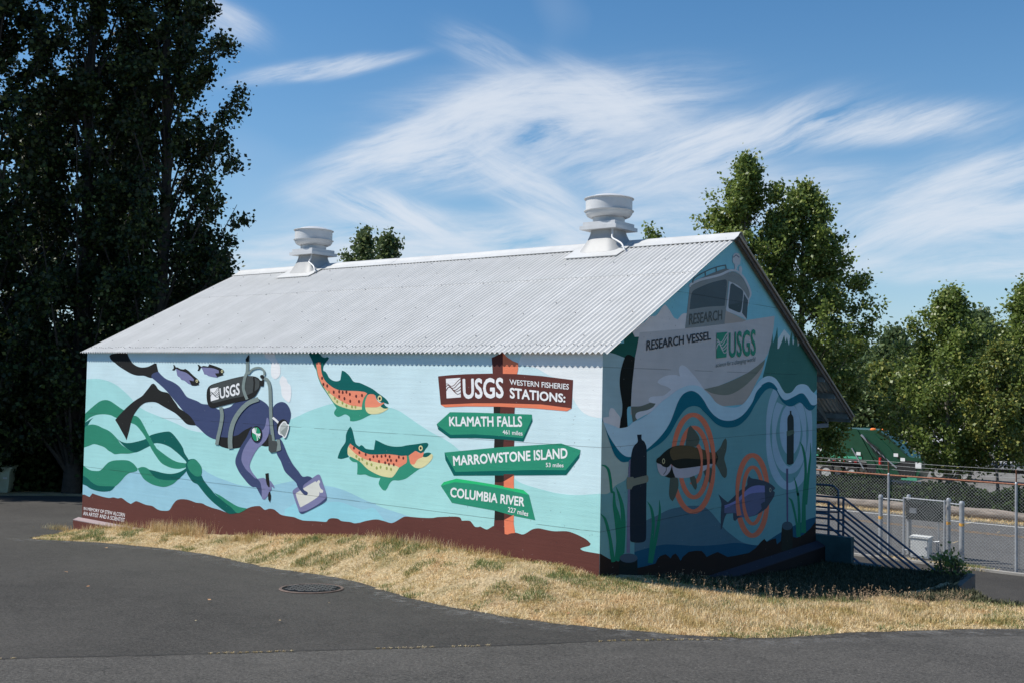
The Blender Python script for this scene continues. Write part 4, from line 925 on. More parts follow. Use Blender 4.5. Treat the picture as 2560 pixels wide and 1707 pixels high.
t.links.new(ramp(t, n1.outputs[0], [(.35, (.3, .3, .29)), (.6, (.62, .62, .6))]), b.inputs['Base Color']); b.inputs['Roughness'].default_value = .8
yelp, t, b = new_mat('yellow_road_paint'); tcn = nod(t, 'ShaderNodeTexCoord'); n1 = nod(t, 'ShaderNodeTexNoise', Scale=9.0, Detail=9.0, Roughness=.8); t.links.new(tcn.outputs['Object'], n1.inputs['Vector'])
t.links.new(ramp(t, n1.outputs[0], [(.4, (.14, .12, .08)), (.62, (.42, .22, .07))]), b.inputs['Base Color']); b.inputs['Roughness'].default_value = .85
flat('edge_line', [(-90, 23.92), (60, 23.92), (60, 24.06), (-90, 24.06)], -4.180, whitep)
flat('centre_line', [(-90, 21.72), (60, 21.72), (60, 21.80), (-90, 21.80)], -4.180, yelp); flat('centre_line', [(-90, 21.96), (60, 21.96), (60, 22.03), (-90, 22.03)], -4.180, yelp)
gravel = simple('yard_gravel', (.15, .14, .125), .95, var=.3, scale=2.5, bump=.5, bscale=14)
gy_ = lambda x, y: float(H(x, y, np.array([False]))[0])+.03
flat('yard', [(-150, 44.5), (90, 44.5), (90, 200), (-150, 200)], -6.05, gravel)

# ---------------------------------------------------------------- corrugated roof
roofm, t, b = new_mat('painted_corrugated_metal'); tcn = nod(t, 'ShaderNodeTexCoord'); ob = tcn.outputs['Object']
mp = nod(t, 'ShaderNodeMapping'); mp.inputs['Scale'].default_value = (9, .7, .7); t.links.new(ob, mp.inputs[0])
n1 = nod(t, 'ShaderNodeTexNoise', Scale=1.0, Detail=6.0, Roughness=.65); t.links.new(mp.outputs[0], n1.inputs['Vector'])
n2 = nod(t, 'ShaderNodeTexNoise', Scale=2.2, Detail=9.0, Roughness=.75); t.links.new(ob, n2.inputs['Vector'])
mx = nod(t, 'ShaderNodeMath', operation='ADD'); t.links.new(n1.outputs[0], mx.inputs[0]); t.links.new(n2.outputs[0], mx.inputs[1])
inf = nod(t, 'ShaderNodeObjectInfo')
t.links.new(ramp(t, mx.outputs[0], [(.30, (.47, .47, .45)), (.52, (.565, .562, .545)), (.72, (.645, .64, .62))]), b.inputs['Base Color'])
mx.inputs[0].default_value = 0; sc_ = nod(t, 'ShaderNodeMath', operation='MULTIPLY'); t.links.new(mx.outputs[0], sc_.inputs[0]); sc_.inputs[1].default_value = .5
for l in list(t.links):
    if l.from_node == mx and l.to_node.bl_idname == 'ShaderNodeValToRGB': t.links.new(sc_.outputs[0], l.to_socket)
b.inputs['Roughness'].default_value = .55; b.inputs['Specular IOR Level'].default_value = .4
NS, WV = 12, 12; XL, XR = -10.53, .085; pitch = (XR-XL)/(NS*WV-.15)
def corr_sheet(ya, yb, lift, segs, wide=True):
    """one sheet in place at x = 0, its overlap edge on the left lifting a little"""
    ws = np.concatenate([[-.35, -.22, -.1], np.arange(0, WV+.001, 1/10)]); vs, fs = [], []; ysn = np.linspace(ya, yb, segs+1)
    for y in ysn:
        for w in ws:
            l = lift + (.0022 if w < .05 else 0)+(.0045*max(0, (-w)/.35))*(2.6 if y < EY+.28 else 1)
            z = roof_z(y)+.0130*math.sin(2*math.pi*w)+l
            vs.append((w*pitch, y, z))
    n = len(ws)
    for i in range(segs):
        for k in range(n-1): fs.append((i*n+k, i*n+k+1, (i+1)*n+k+1, (i+1)*n+k))
    return np.array(vs), np.array(fs)
roof = bpy.data.objects.new('roof', bpy.data.meshes.new('roof')); 
LAPY = 2.05
mb = MB()   # purlins and rafters carry the sheets: they are the roof's own mesh
wood = simple('painted_rafter', (.16, .20, .22), .8, var=.3)
for y in (.35, 1.25, 2.1, 2.95, 3.6, 4.6, 5.6, 6.7, 7.2, 7.85): xe_ = XR-.04 if y > 6.6 else -.2; mb.box(((XL+.22+xe_)/2, y, roof_z(y)-.075), (xe_-XL-.22, .06, .09))
bpy.data.objects.remove(roof); roof = mb.build('roof', wood, building)
protos = {}
for nm, (ya, yb, lf, sg) in {'low': (EY, LAPY+.12, 0, 4), 'high': (LAPY-.02, RY+.01, .005, 2), 'farhigh': (RY-.01, 5.7, .005, 3), 'farlow': (5.55, FY, 0, 3)}.items():
    v, f = corr_sheet(ya, yb, lf, sg)
    if nm == 'farlow': f = f
    protos[nm] = np_mesh('roof_sheet', v, f, roofm, roof, smooth=True)
for nm, p in protos.items():
    for i in range(NS):
        o = p if i == 0 else p.copy()
        if i: C.objects.link(o)
        jx = 0 if (nm != 'high' or i < NS-1) else -.0
        o.location = (XL+i*WV*pitch+pitch*.25+jx, 0, 0)
        o.matrix_parent_inverse = world_of(roof).inverted()
# a torn strip by the near verge and the lap notch
mb = MB(); screwm = simple('rusty_screw', (.14, .12, .11), .7)
for row, y in enumerate((.08, .33, .92, 1.25, 1.72, 2.02, 2.5, 2.95, 3.1)):
    for i in range(NS*WV):
        if (i*7+row*5) % (7 if row in (0, 4) else 11): continue
        x = XL+(i+.5)*pitch+rng.normal()*.004; q = y+rng.normal()*.012
        mb.tube([(x, q, roof_z(q)+.008+(.005 if q > LAPY else 0)), (x-.000, q-.003, roof_z(q)+.019+(.005 if q > LAPY else 0))], .006, 5)
tag(mb.build('roof_screws', screwm, roof), kind='stuff')
# ridge cap in lengths
capm = simple('ridge_cap_metal', (.49, .495, .49), .5, var=.08, scale=3)
for i in range(5):
    a = XL-.02+i*(XR-XL+.06)/5; e = XL-.02+(i+1)*(XR-XL+.06)/5+(.05 if i < 4 else 0); mb = MB(); prof = []
    for k in range(15):
        t_ = -1+2*k/14
        if abs(t_) > .42: y = RY+t_*.22; z = roof_z(y)+.022
        else: y = RY+t_*.22; z = roof_z(RY-.22*.42)+.022+.062*math.cos(t_/.42*math.pi/2)
        prof.append((y, z+.002*i*0+(.003 if i % 2 else 0)))
    n = 15; vs = [(a, y, z) for y, z in prof]+[(e, y, z) for y, z in prof]+[(a, y, z-.006) for y, z in prof]+[(e, y, z-.006) for y, z in prof]
    fs = [(k, n+k, n+k+1, k+1) for k in range(n-1)]+[(2*n+k+1, 3*n+k+1, 3*n+k, 2*n+k) for k in range(n-1)]+[(n+k, 3*n+k, 3*n+k+1, n+k+1) for k in range(n-1)]+[(k+1, 2*n+k+1, 2*n+k, k) for k in range(n-1)]
    fs += [(0, 2*n, 3*n, n), (n-1, 2*n-1, 4*n-1, 3*n-1)]
    mb.add(vs, fs); mb.build('ridge_cap', capm, roof, smooth=True)
# far overhang: rafters, struts, brackets
blue = simple('blue_frame_paint', (.07, .13, .20), .6, var=.2)
for x in (-.35, -3.6, -7.0, -10.1):
    mb = MB(); mb.beam((x, BW+.002, roof_z(BW)-.16), (x, FY-.06, roof_z(FY)-.10), .05, .09); ro = mb.build('rafter', wood, roof)
    mb = MB(); mb.box((x, (BW+FY-.08)/2+.001, -.72), (.06, FY-.08-BW, .07)); mb.build('strut', blue, roof)
    mb = MB(); mb.beam((x, BW+.03, -.45), (x, BW+.75, roof_z(BW+.75)-.17), .05, .05); mb.build('brace', blue, roof)
mb = MB(); mb.beam((XR-.02, RY+.03, RZ-.045), (XR-.02, FY, FZ-.045), .02, .07); mb.build('fascia', simple('verge_board', (.11, .09, .08), .8, var=.3), roof)
mb = MB(); mb.beam((XL, FY-.03, FZ-.05), (XR-.04, FY-.03, FZ-.05), .03, .10); mb.build('fascia', wood, roof)

# ---------------------------------------------------------------- roof ventilators
ventm = simple('galvanised_paint', (.52, .53, .54), .42, .0, var=.07, scale=5, spec=.5)
hoodm = simple('hood_metal', (.34, .345, .345), .5, .0, var=.07, scale=5, spec=.4)
def vent(cx, label, bend):
    R = thing('roof_ventilator', label, 'ventilator', (cx, RY-.03, RZ), 'ventilators on the roof ridge'); yc = RY-.03; z0 = 2.18
    mb = MB(); ysf = [yc-.50, yc-.36, RY, yc+.36, yc+.50]
    for s0 in (0, 1):
        pass
    hw = [.46, .46, .46, .46, .46]; vs = []
    for y in ysf:
        for x in (-.46, .46):
            xx = x*(1 if abs(y-yc) < .45 else .97); vs += [(cx+xx, y, roof_z(y)+.034), (cx+xx, y, roof_z(y)+.024)]
    fs = []
    for i in range(4):
        a = i*4; fs += [(a, a+2, a+6, a+4), (a+1, a+5, a+7, a+3), (a, a+4, a+5, a+1), (a+2, a+3, a+7, a+6)]
    fs += [(0, 1, 3, 2), (16, 18, 19, 17)]; mb.add(vs, fs); mb.build('flashing', capm, R)
    # flared hood: superelliptic rings from plate down to the roof
    mb = MB(); vs = []; n = 40; rows = 9
    for r in range(rows):
        t_ = r/(rows-1)
        for k in range(n):
            a = 2*math.pi*k/n+math.pi/4; ca, sa = math.cos(a), math.sin(a); p = 5.0
            q = (abs(ca)**p+abs(sa)**p)**(-1/p); half = .215+(.345-.215)*t_**1.8
            x, y = ca*q*half, sa*q*half
            zb = roof_z(yc+y)+.035; vs.append((cx+x, yc+y, z0+(zb-z0)*t_))
    fs = [(r*n+k, (r+1)*n+k, (r+1)*n+(k+1) % n, r*n+(k+1) % n) for r in range(rows-1) for k in range(n)]
    mb.add(vs, fs); mb.build('hood', hoodm, R, smooth=True)
    mb = MB(); mb.box((cx, yc, z0+.025), (.62, .62, .055)); mb.box((cx, yc, z0+.082), (.55, .55, .055)); pl = mb.build('plate', ventm, R)
    mb = MB(); mb.lathe([(.235, z0+.11), (.235, z0+.235)], 36, (cx, yc, 0)); mb.build('neck', ventm, R, smooth=True)
    mb = MB(); zb = z0+.20
    mb.lathe([(.232, zb), (.27, zb-.012), (.315, zb+.008), (.342, zb+.045), (.348, zb+.075), (.368, zb+.082), (.37, zb+.09), (.346, zb+.092)], 44, (cx, yc, 0)); mb.build('bowl', ventm, R, smooth=True)
    mb = MB(); mb.lathe([(.344, zb+.088), (.344, zb+.265)], 44, (cx, yc, 0)); dr = mb.build('drum', ventm, R, smooth=True)
    mb = MB(); mb.lathe([(.346, zb+.258), (.366, zb+.262), (.37, zb+.27), (.36, zb+.278), (.28, zb+.295), (.24, zb+.315), (.15, zb+.335), (.0, zb+.342)], 44, (cx, yc, 0)); mb.build('cap', ventm, R, smooth=True)
    mb = MB(); bx = [(cx+.20, yc-.22, z0), (cx+.22, yc-.25, z0-.08), (cx+.24+bend, yc-.28, z0-.15), (cx+.33+bend, yc-.30, z0-.20), (cx+.43+bend, yc-.33, z0-.26), (cx+.50+bend, yc-.37, roof_z(yc-.37)+.04)]
    P3 = [tuple(p) for p in smooth_poly3(bx)]; mb.tube(P3, .014, 8); mb.build('conduit', ventm, R, smooth=True)
    return R
def smooth_poly3(P_, sub=5):
    out = []; n = len(P_); A_ = [np.array(p) for p in P_]
    for i in range(n-1):
        p0 = A_[max(i-1, 0)]; p1 = A_[i]; p2 = A_[i+1]; p3 = A_[min(i+2, n-1)]
        for k in range(sub):
            t_ = k/sub; out.append(.5*((2*p1)+(-p0+p2)*t_+(2*p0-5*p1+4*p2-p3)*t_**2+(-p0+3*p1-3*p2+p3)*t_**3))
    out.append(A_[-1]); return out
vent(-1.96, 'right roof ventilator, nearer one beside the gable end', 0)
vent(-8.40, 'left roof ventilator, farther one near the poplars', -.03)
# ================================================================ grass
def blades(name, P_, L_, wid, lean, mat, curl=.25, seed=1, kind='stuff', label=None):
    """two-segment blades: P_ root points, L_ lengths, lean = tilt from the vertical"""
    r = np.random.default_rng(seed); n = len(P_); az_ = r.random(n)*2*np.pi; d = np.stack([np.cos(az_), np.sin(az_)], 1)
    ln = lean; hgt = np.cos(ln)*L_; out = np.sin(ln)*L_
    wv = np.stack([-d[:, 1], d[:, 0]], 1)*(wid[:, None]/2); rot = r.normal(size=n)*.9
    wv = np.stack([wv[:, 0]*np.cos(rot)-wv[:, 1]*np.sin(rot), wv[:, 0]*np.sin(rot)+wv[:, 1]*np.cos(rot)], 1)
    V = np.zeros((n, 5, 3)); V[:, 0, :2] = P_[:, :2]-wv; V[:, 1, :2] = P_[:, :2]+wv; V[:, 0, 2] = V[:, 1, 2] = P_[:, 2]-.01
    mid = P_[:, :2]+d*(out*.42)[:, None]; V[:, 2, :2] = mid+wv*.8; V[:, 3, :2] = mid-wv*.8; V[:, 2, 2] = V[:, 3, 2] = P_[:, 2]+hgt*.62
    V[:, 4, :2] = P_[:, :2]+d*out[:, None]; V[:, 4, 2] = P_[:, 2]+hgt*(1-curl*np.minimum(1, ln))
    b_ = np.arange(n)[:, None]*5
    T = np.concatenate([b_+np.array([0, 1, 2]), b_+np.array([0, 2, 3]), b_+np.array([3, 2, 4])])
    o = np_mesh(name, V.reshape(-1, 3), T, mat); tag(o, label, kind=kind); return o
def leafmat(name, stops, rough=.5, trans=.3, spec=.5, patch=None):
    m, t, b = new_mat(name); g = nod(t, 'ShaderNodeNewGeometry'); col = ramp(t, g.outputs['Random Per Island'], stops)
    if patch:
        sc, cols = patch; tq = nod(t, 'ShaderNodeTexCoord'); nz = nod(t, 'ShaderNodeTexNoise', Scale=sc, Detail=4.0, Roughness=.7); t.links.new(tq.outputs['Object'], nz.inputs['Vector'])
        mm = nod(t, 'ShaderNodeMix', data_type='RGBA', blend_type='MULTIPLY'); mm.inputs[0].default_value = 1; t.links.new(col, mm.inputs[6]); t.links.new(ramp(t, nz.outputs[0], cols), mm.inputs[7]); col = mm.outputs[2]
    t.links.new(col, b.inputs['Base Color']); b.inputs['Roughness'].default_value = rough; b.inputs['Specular IOR Level'].default_value = spec
    tr = nod(t, 'ShaderNodeBsdfTranslucent'); t.links.new(col, tr.inputs['Color']); mx = nod(t, 'ShaderNodeMixShader'); mx.inputs[0].default_value = trans
    out = t.nodes['Material Output']; t.links.new(b.outputs[0], mx.inputs[1]); t.links.new(tr.outputs[0], mx.inputs[2]); t.links.new(mx.outputs[0], out.inputs[0]); return m
straw = leafmat('straw', [(0, (.42, .30, .15)), (.35, (.68, .52, .29)), (.7, (.82, .67, .42)), (.93, (.88, .78, .55)), (1, (.45, .42, .2))], .7, .25, .2, (2.2, [(.32, (.46, .48, .30)), (.43, (.78, .72, .55)), (.53, (1, 1, 1)), (.63, (1.0, .90, .80)), (.72, (.62, .46, .32))]))
green_g = leafmat('green_blade', [(0, (.09, .13, .04)), (.5, (.17, .22, .07)), (.85, (.26, .29, .11)), (1, (.45, .38, .18))], .55, .3, .3)
gr_ = np.random.default_rng(21)
def scatter(n, x0, x1, y0, y1):
    x = gr_.uniform(x0, x1, n); y = gr_.uniform(y0, y1, n); jd_ = gr_.normal(size=n)*.02
    ok = ~in_poly(x, y+jd_, LOT) & ~((x > -BL-.12) & (x < 0) & (y > -.005)) & ~((x > -BL-.1) & (x < -6.2) & (y > -.1)) & ~((x > 0) & (x < .12) & (y > .2)) & ~((x > 2.27) & (x < 2.45) & (y > 2.5))
    x, y = x[ok], y[ok]; return np.stack([x, y, H(x, y, np.zeros(len(x), bool))], 1)
def vnoise(x, y, s, seed=0):
    r = np.random.default_rng(seed); T = r.random((64, 64)); u, v = x*s+100.3, y*s+77.7; i, j = np.floor(u).astype(int), np.floor(v).astype(int); fu, fv = u-i, v-j
    fu, fv = fu*fu*(3-2*fu), fv*fv*(3-2*fv); g = lambda a, b_: T[a % 64, b_ % 64]
    return (g(i, j)*(1-fu)+g(i+1, j)*fu)*(1-fv)+(g(i, j+1)*(1-fu)+g(i+1, j+1)*fu)*fv
pt = np.concatenate([scatter(90000, -10.6, .2, -2.0, .1), scatter(150000, 0, 4.6, -2.0, 2.4), scatter(24000, 4.2, 8.5, .3, 5.0), scatter(900, .1, 2.28, 2.2, 6.55)])
x, y = pt[:, 0], pt[:, 1]; tall = sstep(.0, 1.6, x)*.6+.25+np.where(y > -.22, .5, 0)*(x < 0)*vnoise(x, y, 1.1, 4)
ds = edge_dist(x, y); tall = tall*sstep(-.05, .5, ds)+.12
hh = (.030+.050*tall)*(1-.45*sstep(.2, .9, y-.25*x)*(x > 0))*(.6+.8*gr_.random(len(x)))
bald = vnoise(x, y, 1.7, 9)*.6+vnoise(x, y, 5, 8)*.4
keep = gr_.random(len(x)) < np.clip((bald-.12)*2.6, .12, 1)
pt, hh, tall = pt[keep], hh[keep], tall[keep]
lean = np.clip(gr_.normal(1.25, .22, len(hh))-tall*.75, .15, 1.5)
blades('dry_grass', pt, hh*(1+.5*(lean > 1)), .0035+.003*gr_.random(len(hh)), lean, straw, seed=2)
# green tufts where the turf stays alive
pt = np.concatenate([scatter(110000, -9.5, .2, -1.9, .05), scatter(90000, 0, 4.4, -1.9, 2.4), scatter(9000, 4.2, 7, .4, 4.6)])
x, y = pt[:, 0], pt[:, 1]; mask = vnoise(x, y, 2.3, 31)*.55+vnoise(x, y, 6.5, 32)*.45
band = np.where((x < 0), .62-.13*sstep(-.8, -.2, y)*(x > -5.4), .60-.12*sstep(.8, 1.6, edge_dist(x, y)))
keep = (mask > band) & (gr_.random(len(x)) < .6); pt = pt[keep]; mk = (mask-band)[keep]
hh = (.035+.045*gr_.random(len(pt)))*(.8+2.2*mk)
blades('green_grass', pt, hh, .004+.003*gr_.random(len(pt)), np.clip(gr_.normal(.75, .3, len(pt)), .1, 1.35), green_g, seed=3)
# taller tufts along the wall foot
tp = []
for cx_, cy_, n, h in [(-7.9, -.12, 500, .20), (-7.2, -.10, 600, .24), (-9.6, -.22, 300, .14), (-8.8, -.2, 300, .15), (-5.7, -.1, 250, .12), (-2.4, -.12, 260, .16), (-3.1, -.1, 220, .14), (-1.5, -.14, 200, .12), (-10.5, -.35, 260, .12)]:
    q = np.stack([gr_.normal(cx_, .22, n), gr_.normal(cy_, .05, n)], 1); q[:, 1] = np.minimum(q[:, 1], -.015); z = H(q[:, 0], q[:, 1], np.zeros(n, bool)); tp.append(np.column_stack([q, z, h*(.5+.7*gr_.random(n))]))
tp = np.concatenate(tp); blades('tall_dry_grass', tp[:, :3], tp[:, 3], np.full(len(tp), .004), np.clip(gr_.normal(.35, .25, len(tp)), .02, 1.1), straw, seed=5)
# low weeds on the slope beside the gable, coloured dark to deepen its shadow
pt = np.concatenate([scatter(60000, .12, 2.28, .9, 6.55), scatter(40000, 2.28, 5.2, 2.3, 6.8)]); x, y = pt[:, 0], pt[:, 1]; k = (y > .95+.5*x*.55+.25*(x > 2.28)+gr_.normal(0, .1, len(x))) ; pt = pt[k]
shadow_weed_l = leafmat('shadow_darkened_weed', [(0, (.03, .034, .018)), (.6, (.07, .075, .04)), (.95, (.13, .12, .07)), (1, (.28, .24, .14))], .7, .15, .2)
blades('shadow_deepening_weeds', pt, .05+.06*gr_.random(len(pt)), .008+.008*gr_.random(len(pt)), np.clip(gr_.normal(.85, .3, len(pt)), .1, 1.4), shadow_weed_l, seed=6)
# seeding stalks standing on the crest in front of the shaded slope
n = 300; q = np.column_stack([gr_.uniform(.5, 3.3, n), np.zeros(n)]); q[:, 1] = .45+q[:, 0]*.42+gr_.normal(0, .33, n); z = H(q[:, 0], q[:, 1], np.zeros(n, bool)); sv_, sf_ = [], []
for i in range(n):
    a, b_ = gr_.normal(0, .13, 2); h = .08+.11*gr_.random(); p0 = np.array([q[i, 0], q[i, 1], z[i]]); p1 = p0+np.array([a*h, b_*h, h]); k = len(sv_)
    sv_ += [p0-[.001, 0, 0], p0+[.001, 0, 0], p1]; sf_.append((k, k+1, k+2))
    for s in range(7):
        c_ = p0+(p1-p0)*(.62+.06*s); o_ = gr_.normal(0, .010, 3); k = len(sv_); sv_ += [c_, c_+o_+[.004, 0, .006], c_+o_+[-.003, .003, .011]]; sf_.append((k, k+1, k+2))
o = np_mesh('seed_heads', sv_, sf_, leafmat('seed_straw', [(0, (.22, .15, .09)), (1, (.42, .31, .20))], .8, .2, .2)); tag(o, kind='stuff')
# straw caught in the paving joint
jj = np.array([p for p in jd if -1.5 < p[0]]); k = gr_.integers(0, len(jj), 2600); k = k[(vnoise(jj[k][:, 0], jj[k][:, 1], 2.2, 44) > .45)]; nj = len(k); pp = jj[k]+gr_.normal(0, .008, (nj, 2)); pp = np.column_stack([pp, planeA(pp[:, 0], pp[:, 1])+.017])
blades('straw_in_joint', pp, .008+.016*gr_.random(nj), np.full(nj, .0025), np.clip(gr_.normal(1.35, .15, nj), 0, 1.5), straw, seed=8)
# fallen leaves on lot and verge
lfm = leafmat('fallen_leaf', [(0, (.30, .13, .05)), (.5, (.42, .22, .10)), (1, (.5, .42, .22))], .7, .1)
lv, lf = [], []
for px_, py_ in [(265, 1370), (165, 1430), (523, 1500), (700, 1552), (1800, 1584), (1780, 1590), (2270, 1572), (1960, 1575), (1060, 1380), (1420, 1540), (760, 1380), (220, 1466)]+[(gr_.uniform(300, 2500), gr_.uniform(1400, 1560)) for _ in range(10)]:
    w = onlot(px_, py_, .02); 
    if -BL < w.x < 0 and w.y > -.2: continue
    z = float(H(w.x, w.y)[0])+.025; a = gr_.random()*6.28; s = .018+.02*gr_.random(); k = len(lv)
    for u, v in ((-1, 0), (-.2, -.55), (1, 0), (-.2, .55)): lv.append((w.x+s*(u*math.cos(a)-v*math.sin(a)), w.y+s*(u*math.sin(a)+v*math.cos(a)), z+gr_.random()*.012))
    lf.append((k, k+1, k+2, k+3))
o = np_mesh('fallen_leaves', lv, lf, lfm); tag(o, kind='stuff')

# ================================================================ trees
bark = simple('bark', (.13, .11, .09), .95, var=.4, scale=8, bump=.8, bscale=25); dbark = simple('dark_bark', (.035, .03, .026), .95, var=.4, scale=8); pbark = simple('pale_bark', (.27, .25, .21), .95, var=.3, scale=6, bump=.6, bscale=30)
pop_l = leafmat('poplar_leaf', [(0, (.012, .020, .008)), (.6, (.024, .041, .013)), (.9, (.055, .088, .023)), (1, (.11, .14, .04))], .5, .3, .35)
cot_l = leafmat('cottonwood_leaf', [(0, (.08, .12, .026)), (.55, (.165, .23, .05)), (.9, (.25, .31, .085)), (1, (.38, .38, .12))], .42, .42, .4)
far_l = leafmat('far_leaf', [(0, (.06, .095, .04)), (.6, (.115, .165, .062)), (1, (.19, .23, .09))], .5, .35, .3)
yel_l = leafmat('yellowing_leaf', [(0, (.07, .11, .025)), (.6, (.15, .19, .045)), (1, (.34, .32, .07))], .45, .3, .4)
ivy_l = leafmat('undergrowth_leaf', [(0, (.012, .022, .008)), (.7, (.03, .05, .016)), (1, (.04, .06, .02))], .85, .1, .05)
def leaves_mesh(name, Pc, size, mat, parent, seed, droop=.0):
    r = np.random.default_rng(seed); n = len(Pc); a = r.normal(size=(n, 3)); a /= np.linalg.norm(a, axis=1)[:, None]
    b_ = r.normal(size=(n, 3)); b_ -= a*(a*b_).sum(1)[:, None]; b_ /= np.linalg.norm(b_, axis=1)[:, None]
    s = size*(.6+.8*r.random(n))[:, None]
    V = np.stack([Pc-a*s*.55, Pc-b_*s*.42-a*s*.05, Pc+a*s*.55, Pc+b_*s*.42-a*s*.05], 1).reshape(-1, 3)
    return np_mesh(name, V, np.arange(4*n).reshape(-1, 4), mat, parent)
def tree(label, px, Z, prof, zbase, nleaf, lsize, lm, seed, limbs=46, up=(.5, .9), group=None, cat='tree', sig=.13, trunk_r=.14, bk=None, name='deciduous_tree', clear=.12, pos=None, twn=6, gapk=.55):
    """prof = [(z, radius)...] from the bottom of the crown to its top"""
    r = np.random.default_rng(seed)
    if pos is None: w = AT(px, 950, Z); bx, by = w.x, w.y
    else: bx, by = pos
    R = thing(name, label, cat, (bx, by, zbase), group); zs = [p[0] for p in prof]; rs = [p[1] for p in prof]; ztop = zs[-1]; z0 = zs[0]
    tk = MB(); H_ = ztop-zbase; n = 12; off = np.cumsum(r.normal(0, .02*max(1, H_/10), (n, 2)), 0); off[0] = 0
    tp_ = [(bx+off[i, 0], by+off[i, 1], zbase-.1+(H_*.97+.1)*i/(n-1)) for i in range(n)]
    tk.tube(tp_, [trunk_r*(1.25 if i == 0 else 1)*(1-i/(n-1))**.8+.012 for i in range(n)], 9)
    tpz = np.array([p[2] for p in tp_]); tpx = np.array([p[0] for p in tp_]); tpy = np.array([p[1] for p in tp_])
    segs = []; 
    for i in range(limbs):
        f = (i+.5)/limbs; zt = z0+(ztop-z0)*(f**.92); e = r.uniform(*up); az_ = i*2.39996+r.normal(0, .3)
        rad = np.interp(zt, zs, rs)*r.uniform(.72, 1.12)
        ln = rad; rise = ln*math.tan(e)*.9
        zst = max(zbase+.4, zt-rise); sx, sy = np.interp(zst, tpz, tpx), np.interp(zst, tpz, tpy)
        pl_ = []
        for k in range(5):
            t_ = k/4; pl_.append(np.array([sx+math.cos(az_)*ln*t_, sy+math.sin(az_)*ln*t_, zst+(zt-zst)*(t_**.8)*(1.0)+.15*ln*t_*t_]))
        tr_ = max(.008, trunk_r*.33*(1-f*.75)); tk.tube(pl_, [tr_*(1-.85*k/4) for k in range(5)], 5, False)
        for k in range(twn):
            t_ = r.uniform(.25, 1.0); b0 = pl_[min(3, int(t_*4))]; b1 = pl_[min(4, int(t_*4)+1)]; fr = t_*4-int(t_*4) if t_ < 1 else 1
            p0 = b0+(b1-b0)*fr; dr = np.array([math.cos(az_), math.sin(az_), math.tan(e)*.6])*.6+r.normal(0, .75, 3); dr /= np.linalg.norm(dr)
            p1 = p0+dr*(.16+.30*rad)*r.uniform(.4, 1); segs.append((p0, p1)); 
            if k < 3: tk.tube([p0, p1], [.009, .004], 3, False)
    S = np.array(segs); wts = r.random(len(S))**gapk+.05; wts /= wts.sum(); k = r.choice(len(S), nleaf, p=wts); t_ = r.random(nleaf)**.7
    Pc = S[k, 0]+(S[k, 1]-S[k, 0])*t_[:, None]*1.08+r.normal(0, sig, (nleaf, 3))*(.6+.8*r.random(nleaf))[:, None]
    tk.build('trunk', bk or bark, R, smooth=True); leaves_mesh('crown', Pc, lsize, lm, R, seed+99); return R
def shrub(label, px, Z, ztop, zb, rad, nleaf, lsize, lm, seed, group=None, pos=None, name='shrub', cat='shrub'):
    r = np.random.default_rng(seed); w = AT(px, 950, Z); bx, by = (w.x, w.y) if pos is None else pos
    R = thing(name, label, cat, (bx, by, zb), group); tk = MB(); k = 16; ends = []
    for i in range(k):
        a = r.random()*6.28; q = rad*math.sqrt(r.random()); h = (ztop-zb)*(1-.45*(q/rad)**2)*r.uniform(.75, 1); p = np.array([bx+q*math.cos(a), by+q*math.sin(a), zb+h]); ends.append(p)
        tk.tube([(bx+.1*math.cos(a), by+.1*math.sin(a), zb-.05), tuple(p)], [.02, .006], 4, False)
    tk.build('stem', bark, R); n = nleaf; a = r.random(n)*6.28; q = rad*np.sqrt(r.random(n)); top = (ztop-zb)*(1-.5*(q/rad)**2)*(.85+.3*vnoise(a*1.7, q*2, 2, seed)); h = top*(1-r.random(n)**2.2)
    Pc = np.stack([bx+q*np.cos(a), by+q*np.sin(a), zb+h], 1)+r.normal(0, .06, (n, 3)); leaves_mesh('foliage', Pc, lsize, lm, R, seed+5); return R
PG = 'tall poplars behind the left end of the building'
popprof = [(-2.6, 1.6), (-1, 2.3), (1.5, 2.6), (3, 2.65), (5, 2.2), (7, 2.15), (9, 1.8), (10.5, 1.45), (13, 1.1), (15.5, .5), (17, .12)]
sc_ = lambda k, dz=0: [(z+dz, q*k) for z, q in popprof]
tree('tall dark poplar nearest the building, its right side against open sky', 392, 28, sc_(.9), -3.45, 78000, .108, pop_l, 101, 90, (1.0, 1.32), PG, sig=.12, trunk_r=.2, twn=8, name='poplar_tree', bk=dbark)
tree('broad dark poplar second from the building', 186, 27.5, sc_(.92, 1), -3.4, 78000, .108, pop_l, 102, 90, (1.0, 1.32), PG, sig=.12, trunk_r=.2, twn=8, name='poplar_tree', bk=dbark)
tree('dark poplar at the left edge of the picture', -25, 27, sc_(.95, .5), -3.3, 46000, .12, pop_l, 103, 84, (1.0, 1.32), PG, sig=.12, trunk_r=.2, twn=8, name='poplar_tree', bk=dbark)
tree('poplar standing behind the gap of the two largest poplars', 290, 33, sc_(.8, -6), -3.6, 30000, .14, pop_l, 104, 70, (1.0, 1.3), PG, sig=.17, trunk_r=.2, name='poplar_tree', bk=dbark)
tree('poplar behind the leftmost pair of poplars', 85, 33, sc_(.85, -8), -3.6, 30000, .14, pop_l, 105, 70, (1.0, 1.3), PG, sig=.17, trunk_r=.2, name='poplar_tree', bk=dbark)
tree('low dark tree at the foot of the poplars beside the roof', 520, 30, [(-2.5, 1.2), (-.5, 1.5), (1.2, 1.45), (2.4, 1.0), (3.6, .35)], -3.5, 15000, .13, pop_l, 106, 40, (.5, .9), None, sig=.17)
